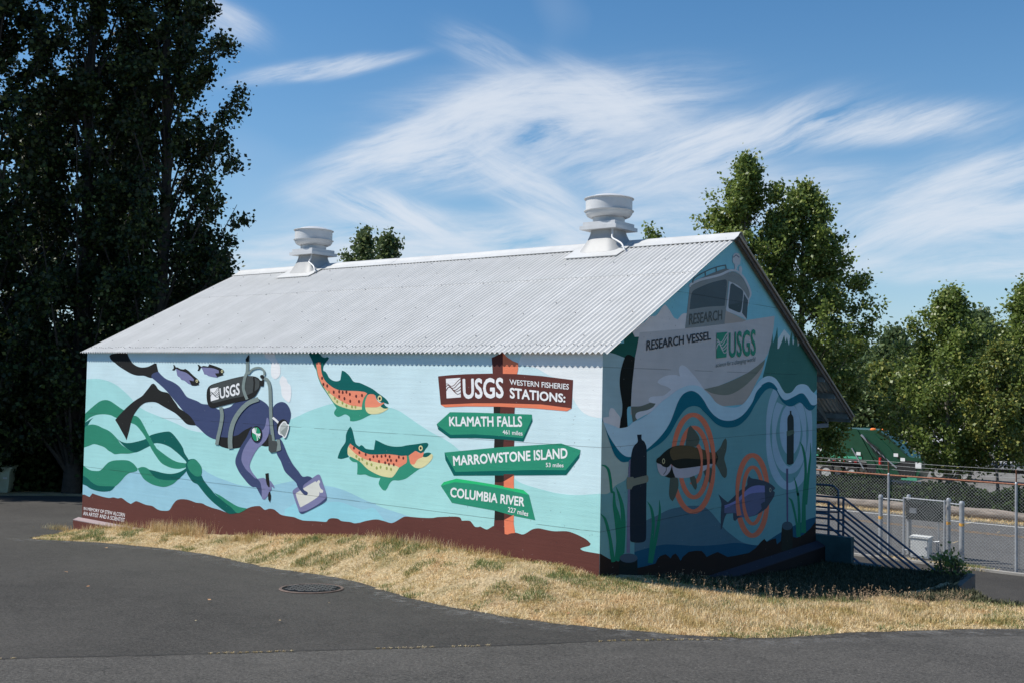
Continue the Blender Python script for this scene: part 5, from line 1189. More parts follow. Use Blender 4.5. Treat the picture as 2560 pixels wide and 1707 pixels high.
for i, (p_, z_) in enumerate(((-240, 26.5), (-450, 26))):
    tree(('poplar just beyond the left edge of the picture', 'poplar farthest out beyond the left edge of the picture')[i], p_, z_, sc_(.95, 0), -3.3, 16000, .2, pop_l, 107+i, 60, (1.0, 1.3), PG, sig=.2, trunk_r=.25, name='poplar_tree')
for i, (p_, z_, tz, rd, lb) in enumerate(((-30, 29.2, -.2, 2.0, 'dark undergrowth bush behind the waste bin'), (90, 29.6, .4, 2.2, 'dark undergrowth bush behind the tarp heap'), (190, 30, .8, 2.2, 'dark undergrowth bush against the left wall end of the building'), (330, 30, .2, 2.2, 'dark undergrowth bush hidden behind the building'), (20, 33, 1.5, 2.6, 'large dark bush at the back between poplar trunks'), (240, 33, 1.6, 2.8, 'large dark bush at the back beside the roof corner'))):
    shrub(lb, p_, z_, tz, -3.45, rd, 13000, .15, ivy_l, 140+i, 'undergrowth below the poplars')
# right side
tree('leafy cottonwood with the highest top behind the roof peak', 1856, 40, [(-1.5, 1.7), (0, 2.2), (3, 2.3), (5, 2.05), (6.5, 1.55), (7.5, .97), (8.3, .5), (8.8, .12)], -4.5, 46000, .122, cot_l, 201, 66, (.75, 1.15), 'cottonwoods behind the gable', sig=.16, trunk_r=.18, twn=7, gapk=.8)
tree('leafy cottonwood spreading right beyond the gable', 2000, 40.5, [(-2.2, 1.6), (-1.3, 2.1), (1, 2.8), (2.1, 2.95), (3.3, 2.3), (4.7, 1.85), (6, 1.35), (7, .8), (7.8, .15)], -4.5, 56000, .122, cot_l, 202, 74, (.45, 1.0), 'cottonwoods behind the gable', sig=.16, trunk_r=.2, twn=7, gapk=.8)
tree('slender twiggy tree showing just above the ridge', 1622, 41, [(0, .8), (2.5, .9), (4.6, .75), (5.7, .45), (6.25, .12)], -4.5, 4200, .12, cot_l, 203, 26, (.8, 1.2), None, sig=.12, trunk_r=.08)
tree('young cottonwood with pale trunk across the street in front of the trucks', 2368, 38, [(-2.9, 1.3), (-2.1, 2.2), (-.4, 2.25), (.6, 2.0), (1.6, 1.5), (2.4, 1.0), (3.0, .6), (3.5, .1)], -4.5, 34000, .11, cot_l, 204, 62, (.35, .95), 'street trees beyond the road', sig=.16, trunk_r=.11, bk=pbark, gapk=.8)
tree('cottonwood at the right edge of the picture', 2575, 37, [(-2.3, 1.3), (-1, 1.9), (.6, 1.8), (2.0, 1.2), (3.0, .7), (3.8, .1)], -4.5, 20000, .11, cot_l, 205, 56, (.4, .95), 'street trees beyond the road', sig=.16, trunk_r=.10, bk=pbark, gapk=.8)
tree('thin young tree with yellowing leaves by the right edge', 2492, 36, [(-2.6, .6), (-1.8, 1.1), (-.8, 1.2), (.2, .9), (1.0, .4), (1.4, .1)], -4.5, 9000, .10, yel_l, 206, 30, (.35, .8), None, sig=.14, trunk_r=.05)
belt = [(2065, 885, 128, 7.5, far_l, 'dark tree seen just past the far roof corner'), (2140, 868, 140, 8.0, far_l, 'rounded tree left of the narrow pointed one in the far belt'), (2238, 836, 132, 5.2, far_l, 'narrow pointed tree in the far tree belt'), (2306, 868, 145, 7.5, far_l, 'broad tree behind the young cottonwood on its left'),
        (2450, 792, 125, 5.4, far_l, 'pale bluish tree rising right of the young cottonwood'), (2515, 835, 135, 7, far_l, 'far tree between the bluish tree and the right edge'), (2590, 800, 128, 7, far_l, 'far tree cut by the right edge of the picture'), (2400, 860, 150, 8, far_l, 'far tree directly behind the young cottonwood'),
        (2205, 925, 122, 4.0, yel_l, 'yellowing low tree in front of the far belt'), (2120, 950, 122, 4.6, far_l, 'low dark tree above the green truck'), (2290, 940, 124, 4.8, far_l, 'low green tree above the concrete blocks'), (2370, 950, 124, 4.8, far_l, 'low green tree seen under the young cottonwood'), (2480, 960, 122, 4.8, far_l, 'low green tree above the parked vans'), (2700, 820, 135, 8, far_l, 'far tree beyond the right edge'), (1980, 880, 135, 8, far_l, 'far tree hidden behind the gable')]
for i, (p_, ty, Z, rad, lm, lb) in enumerate(belt):
    hz_ = 853.5+F*math.tan(PITCH)+(p_-1280)*math.tan(ROLL); zt = (hz_-ty)/F*Z; zb = -6.06; h = zt-zb
    tree(lb, p_, Z, [(zb+.10*h, rad*.85), (zb+.4*h, rad), (zb+.65*h, rad*.8), (zb+.85*h, rad*.42), (zt, .1)], zb, 13000, .46, lm, 220+i, 44, (.4, .9), 'far belt of trees beyond the yard', sig=.6, trunk_r=.26, gapk=.9)
tree('left of two treetops peeping over the ridge between the ventilators', 902, 44, [(-1, 1.3), (2.5, 1.35), (4, 1.15), (5.3, .6), (6.1, .1)], -4, 9000, .15, far_l, 240, 40, (.5, 1.0), 'treetops behind the ridge', sig=.16)
tree('right of two treetops peeping over the ridge between the ventilators', 962, 46, [(-1, 1.3), (2.5, 1.3), (4.3, 1.05), (5.7, .5), (6.4, .1)], -4, 9000, .15, far_l, 241, 40, (.5, 1.0), 'treetops behind the ridge', sig=.16)
for i, (x_, y_, rd, tz) in enumerate(((-9.5, 28.0, 1.8, -3.5), (-6.6, 28.2, 1.9, -3.42), (-3.4, 28.0, 1.9, -3.5), (-.3, 28.2, 1.9, -3.42), (2.8, 28.1, 1.9, -3.5), (5.8, 28.2, 1.9, -3.42), (-12.6, 28.1, 1.8, -3.5))):
    shrub(('bramble bank behind the building', 'bramble bank left of the tall fence post', 'bramble bank between fence post and gate', 'bramble bank behind the dark sign panel', 'bramble bank right of the gate posts', 'bramble bank at the right edge', 'bramble bank far left behind the building')[i], 0, 0, tz, -4.35, rd, 7000, .13, ivy_l, 260+i, 'brambles on the bank', pos=(x_, y_), name='bramble', cat='bramble')
# ================================================================ left: bin, tarp heap
binm = simple('bin_plastic', (.34, .38, .29), .5, var=.1); dark = simple('dark_rubber', (.02, .02, .02), .8)
w = onlot(-2, 1229); B0 = Vector((w.x, w.y, float(planeA(w.x, w.y)))); ya = math.radians(14)
Rz = Matrix.Rotation(YAW+ya, 3, 'Z')
def loc(o, p, R_=None): return tuple(o+(R_ or Rz)@Vector(p))
R = thing('waste_bin', 'pale green plastic wheeled bin at the edge of the lot', 'bin', tuple(B0))
mb = MB(); vs = [loc(B0, p) for p in ((-.31, -.30, .02), (.27, -.30, .02), (.27, .30, .02), (-.31, .30, .02), (-.38, -.36, .66), (.34, -.36, .66), (.34, .36, .66), (-.38, .36, .66))]
mb.add(vs, [(0, 3, 2, 1), (4, 5, 6, 7), (0, 1, 5, 4), (1, 2, 6, 5), (2, 3, 7, 6), (3, 0, 4, 7)]); bb = mb.build('body', binm, R)
mb = MB(); mb.box(loc(B0, (-.02, 0, .685)), (.80, .78, .05), Rz); mb.build('lid', binm, R)
mb = MB(); mb.box(loc(B0, (.19, -.37, .50)), (.26, .05, .22), Rz); mb.build('front_panel', binm, R)
mb = MB(); mb.box(loc(B0, (.22, -.398, .42)), (.10, .006, .05), Rz); mb.build('label_plate', simple('pale_label', (.5, .5, .5)), bb)
for s in (-1, 1):
    mb = MB(); mb.lathe([(.0, -.02), (.08, -.02), (.08, .02), (.0, .02)], 14, (0, 0, 0), 'X'); mb.v = [loc(B0, (v[0]+s*.30, v[1]+.33, v[2]+.08)) for v in mb.v]; mb.build('wheel', dark, R)
w = onlot(165, 1212); T0 = Vector((w.x, w.y, float(H(w.x, w.y)[0]))); Rt = Matrix.Rotation(YAW, 3, 'Z')
n = 36; V, Fc = [], []; r = np.random.default_rng(5)
for i in range(n):
    for j in range(n):
        u, v = (i/(n-1)-.5)*2, (j/(n-1)-.5)*2; d = math.hypot(u, v); h = .62*max(0, 1-d**1.8)*(1+.4*u)+.10*float(vnoise(np.array([u*4]), np.array([v*4]), 1.3, 3)[0])+.05*float(vnoise(np.array([u*9]), np.array([v*9]), 1.6, 7)[0])
        V.append(loc(T0, (u*1.0, v*.7, h-.08), Rt))
for i in range(n-1):
    for j in range(n-1): Fc.append((i*n+j, i*n+j+1, (i+1)*n+j+1, (i+1)*n+j))
tarp = np_mesh('tarp', V, Fc, simple('blue_tarp', (.10, .16, .24), .4, var=.35, scale=5)); tag(tarp, 'crumpled blue grey tarp heaped in the shade under the poplars', 'tarp')

# ================================================================ stairs, handrails, retaining wall
R = thing('concrete_stairs', 'teal painted concrete landing and steps behind the gable corner', 'stairs', (.3, 7.3, -2.8))
mb = MB(); mb.box((-1.2, 7.5, -3.62), (3.4, 1.5, 1.1)); mb.build('landing', dirtc, R)
xx, zz = .50, -3.07
for i in range(6):
    zz -= .17; mb = MB(); mb.box((xx+.155, 7.5, (zz-4.15)/2), (.308, 1.48, zz+4.15)); mb.build('step', dirtc, R); xx += .31
mb = MB(); mb.box((-.20, 6.63, -3.30), (1.48, .14, 1.76)); mb.build('cheek_wall', dirtc, R)
mb = MB(); mb.box((.70, 6.63, -2.99), (.31, .05, .28)); mb.build('cheek_block', dirtc, R)
steelb = simple('blue_railing_paint', (.045, .085, .14), .4, var=.2)
def handrail(y, x0, zt, label, ext):
    R = thing('handrail', label, 'handrail', (x0, y, -2.42), 'blue handrails of the stairs'); sl = -.69; xe = 1.46
    for k in range(4):
        d = -.19*k; mb = MB(); a = (x0, y, zt+d); e = (xe, y, zt+d+sl*(xe-x0)); mb.tube([(x0-ext, y, zt+d), a, e], .019, 8); mb.build('top_rail' if k == 0 else 'rail', steelb, R, smooth=True)
    for x, zb in ((x0, -2.42 if y < 7 else -3.1), (xe, -3.5)):
        zt_ = zt+sl*(x-x0); mb = MB(); mb.tube([(x, y, zb), (x, y, zt_)], .021, 8); mb.build('post', steelb, R, smooth=True)
    zt_ = zt+sl*(xe-x0); mb = MB(); P3 = smooth_poly3([(xe, y, zt_), (xe+.12, y, zt_), (xe+.21, y, zt_-.04), (xe+.25, y, zt_-.13), (xe+.24, y, zt_-.30), (xe, y, zt_-.36)]); mb.tube([tuple(p) for p in P3], .019, 8); mb.build('end_loop', steelb, R, smooth=True)
    return R
handrail(6.70, .13, -1.905, 'near blue handrail along the steps', .9)
handrail(7.95, -.06, -1.96, 'far blue handrail whose top bar bends down to the steps', 1.0)
R = thing('guardrail', 'blue curved guardrail at the back of the landing', 'guardrail', (-.6, 8.05, -2.42)); mb = MB()
pz = [U(2000, 1209, 1, 8.05), U(2044, 1210, 1, 8.05), U(2080, 1213, 1, 8.05), U(2092, 1222, 1, 8.05), U(2096, 1236, 1, 8.05), U(2096, 1338, 1, 8.05)]
mb.tube([tuple(p) for p in smooth_poly3(pz)], .019, 8); mb.build('top_rail', steelb, R, smooth=True)
mb = MB(); a_ = U(2040, 1277, 1, 8.05); b_ = U(2096, 1279, 1, 8.05); mb.tube([a_, b_], .016, 8); mb.build('rail', steelb, R)
R = thing('retaining_wall', 'low rough concrete wall holding the shaded slope beside the steps', 'retaining wall', (1.6, 6.6, -4.1))
browncon = simple('stained_concrete', (.20, .15, .12), .95, var=.35, scale=4, bump=.5)
mb = MB(); mb.prism([(.90, -4.16), (2.30, -4.16), (2.30, -2.74), (.90, -2.83)], 1, 6.56, 6.625); mb.build('long_face', browncon, R)
mb = MB(); mb.prism([(5.3, -4.16), (6.555, -4.16), (6.555, -2.74), (5.3, -2.80)], 0, 2.24, 2.36); mb.build('end_face', browncon, R)

# ================================================================ street fence
galv = simple('galvanised_steel', (.34, .36, .385), .45, .3, var=.15, scale=12); rust = simple('rusty_pipe', (.30, .125, .07), .8, var=.35, scale=20); wirem = simple('wire', (.34, .35, .35), .5, .2, var=.15)
FYY = 15.4; zr_ = U(2216, 1186, 1, FYY).z; zb = -4.13
R = thing('chain_link_fence', 'tall chain link fence with rusty top rail and barbed wire', 'fence', (-1.52, FYY, zb)); fx0, fx1 = -9.9, 12.4
for i in range(9):
    x = -1.52+2.78*(i-3)
    mb = MB(); mb.tube([(x, FYY, zb-.1), (x, FYY, zr_+.02)], .030, 10); mb.tube([(x, FYY, zr_+.02), (x, FYY, zr_+.05)], [.034, .02], 10); po = mb.build('post', galv, R, smooth=True)
    mb = MB(); mb.tube([(x, FYY, zr_+.04), (x+.02, FYY-.10, zr_+.33)], .014, 6); mb.build('arm', rust, po)
mb = MB(); mb.tube([(fx0, FYY+.0, zr_), (fx1, FYY+.0, zr_)], .019, 8); mb.build('top_rail', rust, R, smooth=True)
for k, fr in enumerate((.35, .68, 1.0)):
    mb = MB(); P3 = []
    for i in range(9*6):
        x = fx0+(fx1-fx0)*i/53; P3.append((x, FYY-.10*fr, zr_+.04+.29*fr-.012*math.sin(math.pi*(((x+1.52)/2.78) % 1))))
    mb.tube(P3, .0034, 4)
    for i in range(int((fx1-fx0)/.125)):
        x = fx0+i*.125; c = Vector((x, FYY-.10*fr, zr_+.035+.29*fr)); mb.beam(c+Vector((0, 0, -.014)), c+Vector((.01, 0, .014)), .003, .003, (1, 0, 0))
    mb.build('barbed_wire', wirem, R)
mb = MB(); Hf = zr_-zb-.03; pch = .076
for k in range(int((fx1-fx0+Hf)/pch)):
    for s in (1, -1):
        xa = fx0-Hf+k*pch if s > 0 else fx0+k*pch; xb = xa+Hf*s; z0_, z1_ = zb+.03, zb+.03+Hf
        if s < 0: xa, xb = fx0+k*pch, fx0+k*pch-Hf
        def cl(xp, zp, xq, zq):
            if xp > xq: xp, zp, xq, zq = xq, zq, xp, zp
            if xq < fx0 or xp > fx1: return None
            if xp < fx0: t_ = (fx0-xp)/(xq-xp); zp = zp+(zq-zp)*t_; xp = fx0
            if xq > fx1: t_ = (fx1-xp)/(xq-xp); zq = zp+(zq-zp)*t_; xq = fx1
            return (xp, zp, xq, zq)
        c = cl(xa, z0_, xb, z1_)
        if c and abs(c[2]-c[0]) > .02: mb.beam((c[0], FYY+.022+.003*s, c[1]), (c[2], FYY+.022+.003*s, c[3]), .0038, .0038, (0, 1, 0))
for i in range(int((fx1-fx0)/pch)): x = fx0+i*pch; mb.beam((x, FYY+.02, zr_-.03), (x+.005, FYY+.02, zr_+.055), .004, .004, (0, 1, 0))
tag(mb.build('chain_link', wirem, R), kind='stuff')

# posts and gate behind it
reflm = simple('amber_reflector', (.75, .36, .03), .3); capg = galv
def gpost(px, pyt, pyb, r_, label, refl=True):
    b_ = U(px, pyb, 2, -4.17); t_ = U(px, pyt, 1, b_.y); R = thing('gate_post', label, 'post', tuple(b_), 'thick steel posts of the street gate')
    mb = MB(); mb.tube([tuple(b_), (b_.x, b_.y, t_.z)], r_, 14); mb.build('shaft', galv, R, smooth=True)
    mb = MB(); mb.lathe([(r_*1.12, t_.z-.03), (r_*1.14, t_.z+.01), (r_*.8, t_.z+.045), (0, t_.z+.06)], 14, (b_.x, b_.y, 0)); mb.build('cap', galv, R, smooth=True)
    if refl:
        q = U(px, refl, 1, b_.y-r_); mb = MB(); mb.lathe([(r_*1.06, q.z-.035), (r_*1.06, q.z+.035)], 12, (b_.x, b_.y, 0)); mb.build('reflector', reflm, R)
    return b_, t_
g1 = gpost(2201, 1240, 1377, .052, 'steel post with amber band left of the fence post', 1293)
g2 = gpost(2271, 1240, 1384, .045, 'capped steel post at the left side of the dark sign panel', None)
g3 = gpost(2371, 1249, 1397, .05, 'steel post with amber band behind the gate latch', 1307)
g4 = gpost(2404, 1257, 1404, .058, 'rightmost thick steel post with amber and black band', 1311)
R = thing('pedestrian_gate', 'chain link gate leaf between thin steel posts', 'gate', tuple(U(2310, 1395, 2, -4.17)))
pa, pb_ = U(2259, 1385, 2, -4.17), U(2361, 1398, 2, -4.17); ta = U(2259, 1242, 1, pa.y); tb = U(2361, 1249, 1, pb_.y)
for p, t_ in ((pa, ta), (pb_, tb)): mb = MB(); mb.tube([tuple(p), (p.x, p.y, t_.z)], .026, 10); mb.build('post', galv, R, smooth=True)
for z in (min(ta.z, tb.z)-.01, -4.05): mb = MB(); mb.tube([(pa.x, pa.y, z), (pb_.x, pb_.y, z)], .018, 8); mb.build('rail', galv, R, smooth=True)
mb = MB(); wv = pb_-pa; nn = int(wv.length/.07); Hg = min(ta.z, tb.z)+4.1
for s in (1, -1):
    for k in range(-int(Hg/.07), nn+int(Hg/.07)):
        u0, u1 = k*.07, k*.07+Hg*s; za, zb_ = -4.07, -4.07+Hg
        lo, hi = (u0, u1) if u0 < u1 else (u1, u0); zl, zh = (za, zb_) if u0 < u1 else (zb_, za)
        if hi < 0 or lo > wv.length: continue
        if lo < 0: zl = zl+(zh-zl)*(-lo)/(hi-lo); lo_ = 0
        else: lo_ = lo
        if hi > wv.length: zh = zl+(zh-zl)*(wv.length-lo_)/(hi-lo_); hi = wv.length
        d = wv.normalized()
        if hi-lo_ > .02: mb.beam(tuple(Vector((pa.x, pa.y+.004*s, zl))+d*lo_), tuple(Vector((pa.x, pa.y+.004*s, zh))+d*hi), .0035, .0035, (0, 1, 0))
tag(mb.build('chain_link', wirem, R), kind='stuff')
R = thing('short_fence', 'short fence rail linking the steel posts', 'fence', tuple(g1[0]))
for a_, b_ in ((g1, (pa, ta)), (g3, g4)):
    z = min(a_[1].z, b_[1].z)-.04; mb = MB(); mb.tube([(a_[0].x, a_[0].y, z), (b_[0].x, b_[0].y, z)], .018, 8); mb.build('rail', galv, R)
# dark sign panel seen from the back
yS = pa.y+.08; c0, c1, c2 = U(2264, 1248, 1, yS), U(2359, 1251, 1, yS), U(2359, 1305, 1, yS)
R = thing('sign_panel', 'dark green rectangular panel mounted low behind the gate', 'sign', (c0.x, yS, c2.z)); pm = simple('dark_panel', (.010, .018, .016), .8, spec=.1)
mb = MB(); mb.box(((c0.x+c1.x)/2, yS, (c0.z+c2.z)/2), (c1.x-c0.x, .02, c0.z-c2.z)); mb.build('panel', pm, R)
for x in (c0.x+.12, c1.x-.12): mb = MB(); mb.tube([(x, yS+.03, -4.17), (x, yS+.03, c0.z-.05)], .018, 6); mb.build('leg', galv, R)
mb = MB(); q = U(2283, 1275, 1, yS-.05); mb.box(tuple(q), (.16, .06, .12)); mb.build('control_box', simple('grey_box', (.20, .22, .25)), R)
# white utility cabinet
q0, q1 = U(2276, 1390, 2, -4.15), U(2323, 1394, 2, -4.15); yC = q0.y; ztc = U(2276, 1342, 1, yC).z
R = thing('utility_cabinet', 'white metal utility cabinet standing behind the fence', 'cabinet', ((q0.x+q1.x)/2, yC, -4.15)); cabm = simple('cabinet_paint', (.66, .67, .65), .5, var=.08)
mb = MB(); cw = q1.x-q0.x; mb.box(((q0.x+q1.x)/2, yC+.17, (ztc-4.15)/2), (cw, .34, ztc+4.15)); mb.build('body', cabm, R)
mb = MB(); mb.box(((q0.x+q1.x)/2, yC+.165, ztc+.018), (cw+.05, .40, .035)); mb.build('lid', cabm, R)
mb = MB(); mb.box(((q0.x+q1.x)/2, yC-.006, (ztc-4.15)/2), (cw-.05, .012, ztc+4.15-.08)); d_ = mb.build('door', cabm, R); mb = MB(); mb.box((q1.x-.06, yC-.02, -3.9), (.02, .02, .06)); mb.build('handle', galv, d_)
x_, y_, = q1.x+.17, yC+.1; R = thing('standpipe', 'small valve standpipe right of the white cabinet', 'pipe', (x_, y_, -4.15)); mb = MB(); mb.tube([(x_, y_, -4.15), (x_, y_, -3.75)], .012, 6); mb.build('pipe', galv, R); mb = MB(); mb.tube([(x_-.08, y_, -3.76), (x_+.06, y_, -3.73)], .02, 6); mb.build('valve', galv, R)

# ---- roadside logs and dry verge
logm = simple('log_bark', (.22, .185, .155), .95, var=.5, scale=5, bump=1, bscale=18, stretch=(.5, 3, 3)); endm = simple('log_end', (.42, .30, .18), .9, var=.2)
for i, (xa, xb, yo, lb) in enumerate(((-16.8, -9.8, 25.35, 'long barked log by the road hidden behind the building'), (-9.6, -3.0, 25.30, 'barked log beside the road left of the gate'), (-2.75, 1.9, 25.25, 'barked log beside the road behind the gate posts'), (2.1, 9.4, 25.32, 'barked log beside the road at the right edge'))):
    R = thing('log', lb, 'log', ((xa+xb)/2, yo, -4.2), 'logs lined up along the road'); mb = MB(); P3 = []; rr = []
    for k in range(15): t_ = k/14; P3.append((xa+(xb-xa)*t_, yo+.03*math.sin(t_*9+i), -4.03+.02*math.sin(t_*7))); rr.append(.165+.015*math.sin(t_*17+i)-.02*t_)
    mb.tube(P3, rr, 14); mb.build('trunk_piece', logm, R, smooth=True)
    for x, rr_ in ((xa-.002, rr[0]), (xb+.002, rr[-1])): mb = MB(); mb.lathe([(.0, -.002), (rr_*.93, -.002), (rr_*.93, .002), (0, .002)], 14, (x, yo+.03*math.sin(i if x < xb else 9+i), -4.03), 'X'); mb.build('cut_end', endm, R)
n = 26000; x = gr_.uniform(-13, 10, n); y = np.where(gr_.random(n) < .6, gr_.uniform(24.3, 25.2, n), gr_.uniform(25.5, 27.2, n)); pt = np.column_stack([x, y, H(x, y, np.zeros(n, bool))])
blades('roadside_dry_grass', pt, .05+.09*gr_.random(n), np.full(n, .012), np.clip(gr_.normal(.8, .3, n), 0, 1.4), straw, seed=12)
n = 2600; c_ = gr_.integers(0, 3, n); x = np.array([.35, -.15, -1.2])[c_]+gr_.normal(0, .22, n); y = 15.18+gr_.normal(0, .07, n); blades('kerb_grass', np.column_stack([x, y, np.full(n, -4.12)]), .05+.08*gr_.random(n), np.full(n, .009), np.clip(gr_.normal(.7, .3, n), 0, 1.4), straw, seed=13)
n = 1500; x = .2+gr_.normal(0, .25, n); y = 15.2+gr_.normal(0, .06, n); blades('kerb_green_grass', np.column_stack([x, y, np.full(n, -4.12)]), .05+.10*gr_.random(n), np.full(n, .009), np.clip(gr_.normal(.6, .3, n), 0, 1.4), green_g, seed=14)
q = U(2352, 1425, 2, -2.78); shrub('small leafy weed growing by the bottom of the handrail', 0, 0, -2.45, -2.82, .22, 420, .05, cot_l, 300, pos=(2.02, 6.45), name='weed', cat='weed')

# ================================================================ green refuse truck and its neighbours
tg = simple('truck_green', (.003, .055, .028), .3, var=.15, scale=1.5, spec=.6); tgl = simple('truck_rail_green', (.07, .36, .22), .4); blk = simple('chassis_black', (.012, .012, .013), .6); tyre = simple('tyre', (.025, .024, .023), .9); rimm = simple('wheel_rim', (.62, .62, .60), .35, .5)
steel = simple('cylinder_steel', (.42, .43, .44), .3, .6); redm = simple('red_paint', (.55, .02, .02), .4); whm = simple('white_vehicle_paint', (.74, .74, .74), .4, var=.05); ornm = simple('amber_lens', (.8, .20, .03), .3); greym = simple('grey_paint', (.30, .31, .33), .5)
glass = simple('dark_glass', (.02, .025, .03), .1, spec=.8)
T0 = U(2130, 1204, 2, -6.04); KX = 1/(F/((T0-CAM).dot(CF))*.80); KZ = 1/(F/((T0-CAM).dot(CF)))
def tl(px, py): return ((px-2130)*KX, (1204-py)*KZ-.065*(px-2130)*KX*-.0)
def tp(x, y, z): return (T0.x+x, T0.y+y, T0.z+z)
R = thing('refuse_truck', 'dark green rear loading refuse truck parked beyond the street', 'truck', tuple(T0))
mb = MB(); prof = [(-5.6, 1.32), (1.0, 1.32), (.2, 3.15), (-.4, 3.25), (-5.6, 3.25)]; mb.prism([(T0.x+x, T0.z+z) for x, z in prof], 1, T0.y+.02, T0.y+2.42); bd = mb.build('body', tg, R)
mb = MB(); mb.box(tp(-2.5, -.02, 1.52), (6.2, .06, .14)); mb.build('side_rail', tgl, R)
mb = MB(); mb.box(tp(-2.6, -.005, 1.26), (5.9, .05, .07)); sk = mb.build('skirt', blk, R)
for i in range(18): mb = MB(); mb.box(tp(-5.4+i*.33, -.033, 1.265), (.16, .006, .045)); mb.build('reflective_strip', redm if i % 2 else whm, sk)
hp = [(-.54, 3.27), (1.45, 3.25), (2.15, 2.86), (3.1, 2.0), (3.45, 1.75), (4.2, 1.72), (4.0, .9), (3.75, .35), (3.0, .28), (1.6, .34), (.95, 1.3)]
mb = MB(); mb.prism([(T0.x+x, T0.z+z) for x, z in hp], 1, T0.y+.06, T0.y+2.38); hpo = mb.build('hopper', tg, R)
for y in (-.04, 2.40):
    mb = MB(); mb.prism([(T0.x+x, T0.z+z) for x, z in ((-.1, 3.3), (.28, 3.3), (1.95, .25), (1.4, .25))], 1, T0.y+y, T0.y+y+.09); mb.build('lift_arm', tg, R)
    mb = MB(); mb.tube([tp(.55, y, 2.95), tp(1.5, y, 2.0)], .07, 8); mb.tube([tp(1.5, y, 2.0), tp(2.7, y, 1.05)], .045, 8); mb.build('hydraulic_cylinder', steel, R)
    mb = MB(); mb.tube([tp(.0, y-.05, 2.1), tp(.75, y-.05, .85)], .045, 8); mb.build('hydraulic_cylinder', steel, R)
mb = MB(); mb.prism([(T0.x+x, T0.z+z) for x, z in ((.5, 3.0), (1.35, 3.05), (2.3, 2.2), (2.9, 1.4), (2.2, 1.15), (1.2, 1.7))], 1, T0.y+.0, T0.y+.055); mb.build('recess_panel', simple('truck_green_dark', (.004, .055, .03), .35), hpo)
mb = MB(); mb.prism([(T0.x+x, T0.z+z) for x, z in ((2.55, 1.35), (3.35, 1.55), (3.9, 1.5), (3.7, .55), (2.9, .5))], 1, T0.y+.03, T0.y+.058); mb.build('loading_mouth', blk, hpo)
mb = MB(); mb.beam(tp(2.2, .0, 2.9), tp(3.15, .0, 2.05), .05, .12, (0, 1, 0)); mb.beam(tp(1.45, .0, 3.3), tp(2.2, .0, 2.9), .05, .12, (0, 1, 0)); mb.build('edge_frame', tg, hpo)
for k in range(5): mb = MB(); mb.tube([tp(.75+.09*k, -.10, 2.9-.1*k), tp(1.3+.08*k, -.12, 2.0+.05*k), tp(1.9+.1*k, -.10, 1.25)], .02, 5); mb.build('hose', blk, hpo)
mb = MB(); mb.box(tp(2.2, .0, .55), (2.2, .10, .12)); mb.box(tp(1.2, -.02, .95), (.5, .08, .5)); tag(mb.build('underside_frame', blk, hpo), kind='stuff')
for k in range(7): mb = MB(); mb.box(tp(-5.2+k*.72, -.0, 2.45), (.07, .07, 1.5)); mb.build('body_rib', tg, bd)
mb = MB(); mb.box(tp(-2.5, 1.2, .98), (8.4, 1.0, .3)); mb.build('chassis', blk, R)
def wheel(R, x, y, r_=.475, tr=tp, w=.3):
    mb = MB(); mb.lathe([(r_*.6, -w/2), (r_*.93, -w/2), (r_, -w/2+.04), (r_, w/2-.04), (r_*.93, w/2), (r_*.6, w/2)], 24, tr(x, y, r_), 'Y'); wh = mb.build('wheel', tyre, R, smooth=True)
    mb = MB(); mb.lathe([(r_*.62, -w/2-.01), (r_*.58, -w/2-.012), (r_*.5, -w/2+.07), (r_*.3, -w/2+.08), (r_*.26, -w/2-.02), (0, -w/2-.03)], 24, tr(x, y, r_), 'Y'); mb.build('rim', rimm, wh, smooth=True)
for x in (0, -1.62): wheel(R, x, .16); wheel(R, x, 2.2)
wheel(R, -6.6, .2)
mb = MB(); mb.prism([(T0.x+x, T0.z+z) for x, z in ((-8.4, .6), (-5.9, .6), (-5.9, 2.9), (-7.9, 2.9), (-8.3, 1.9))], 1, T0.y+.05, T0.y+2.4); cb = mb.build('cab', tg, R); mb = MB(); mb.prism([(T0.x+x, T0.z+z) for x, z in ((-8.0, 1.9), (-6.6, 1.9), (-6.6, 2.65), (-7.7, 2.65))], 1, T0.y+.035, T0.y+.05); mb.build('window', glass, cb)
for x in (1.15, 1.75): mb = MB(); mb.lathe([(.19, 0), (.19, .06), (.12, .13), (0, .14)], 12, tp(x, .4, 3.24)); mb.build('beacon', ornm, R)
mb = MB(); mb.tube([tp(1.72, -.06, 1.2), tp(1.72, -.06, 1.62)], .085, 10); mb.build('extinguisher', redm, R)
for px_, py_ in ((2064, 1127), (2044, 1126), (2228, 1140), (2215, 1130), (2143, 1132)): a_, b_ = tl(px_, py_); mb = MB(); mb.box(tp(a_, -.06 if px_ < 2150 else .0, b_), (.26, .01, .2)); mb.build('placard', whm, R)
mb = MB(); a_, b_ = tl(2257, 1152); mb.box(tp(a_, .03, b_), (.34, .02, .34)); mb.build('placard', whm, R)
mb = MB(); mb.box(tp(3.4, .9, .5), (.9, 1.9, .25)); mb.build('tipper_bar', tgl, R)

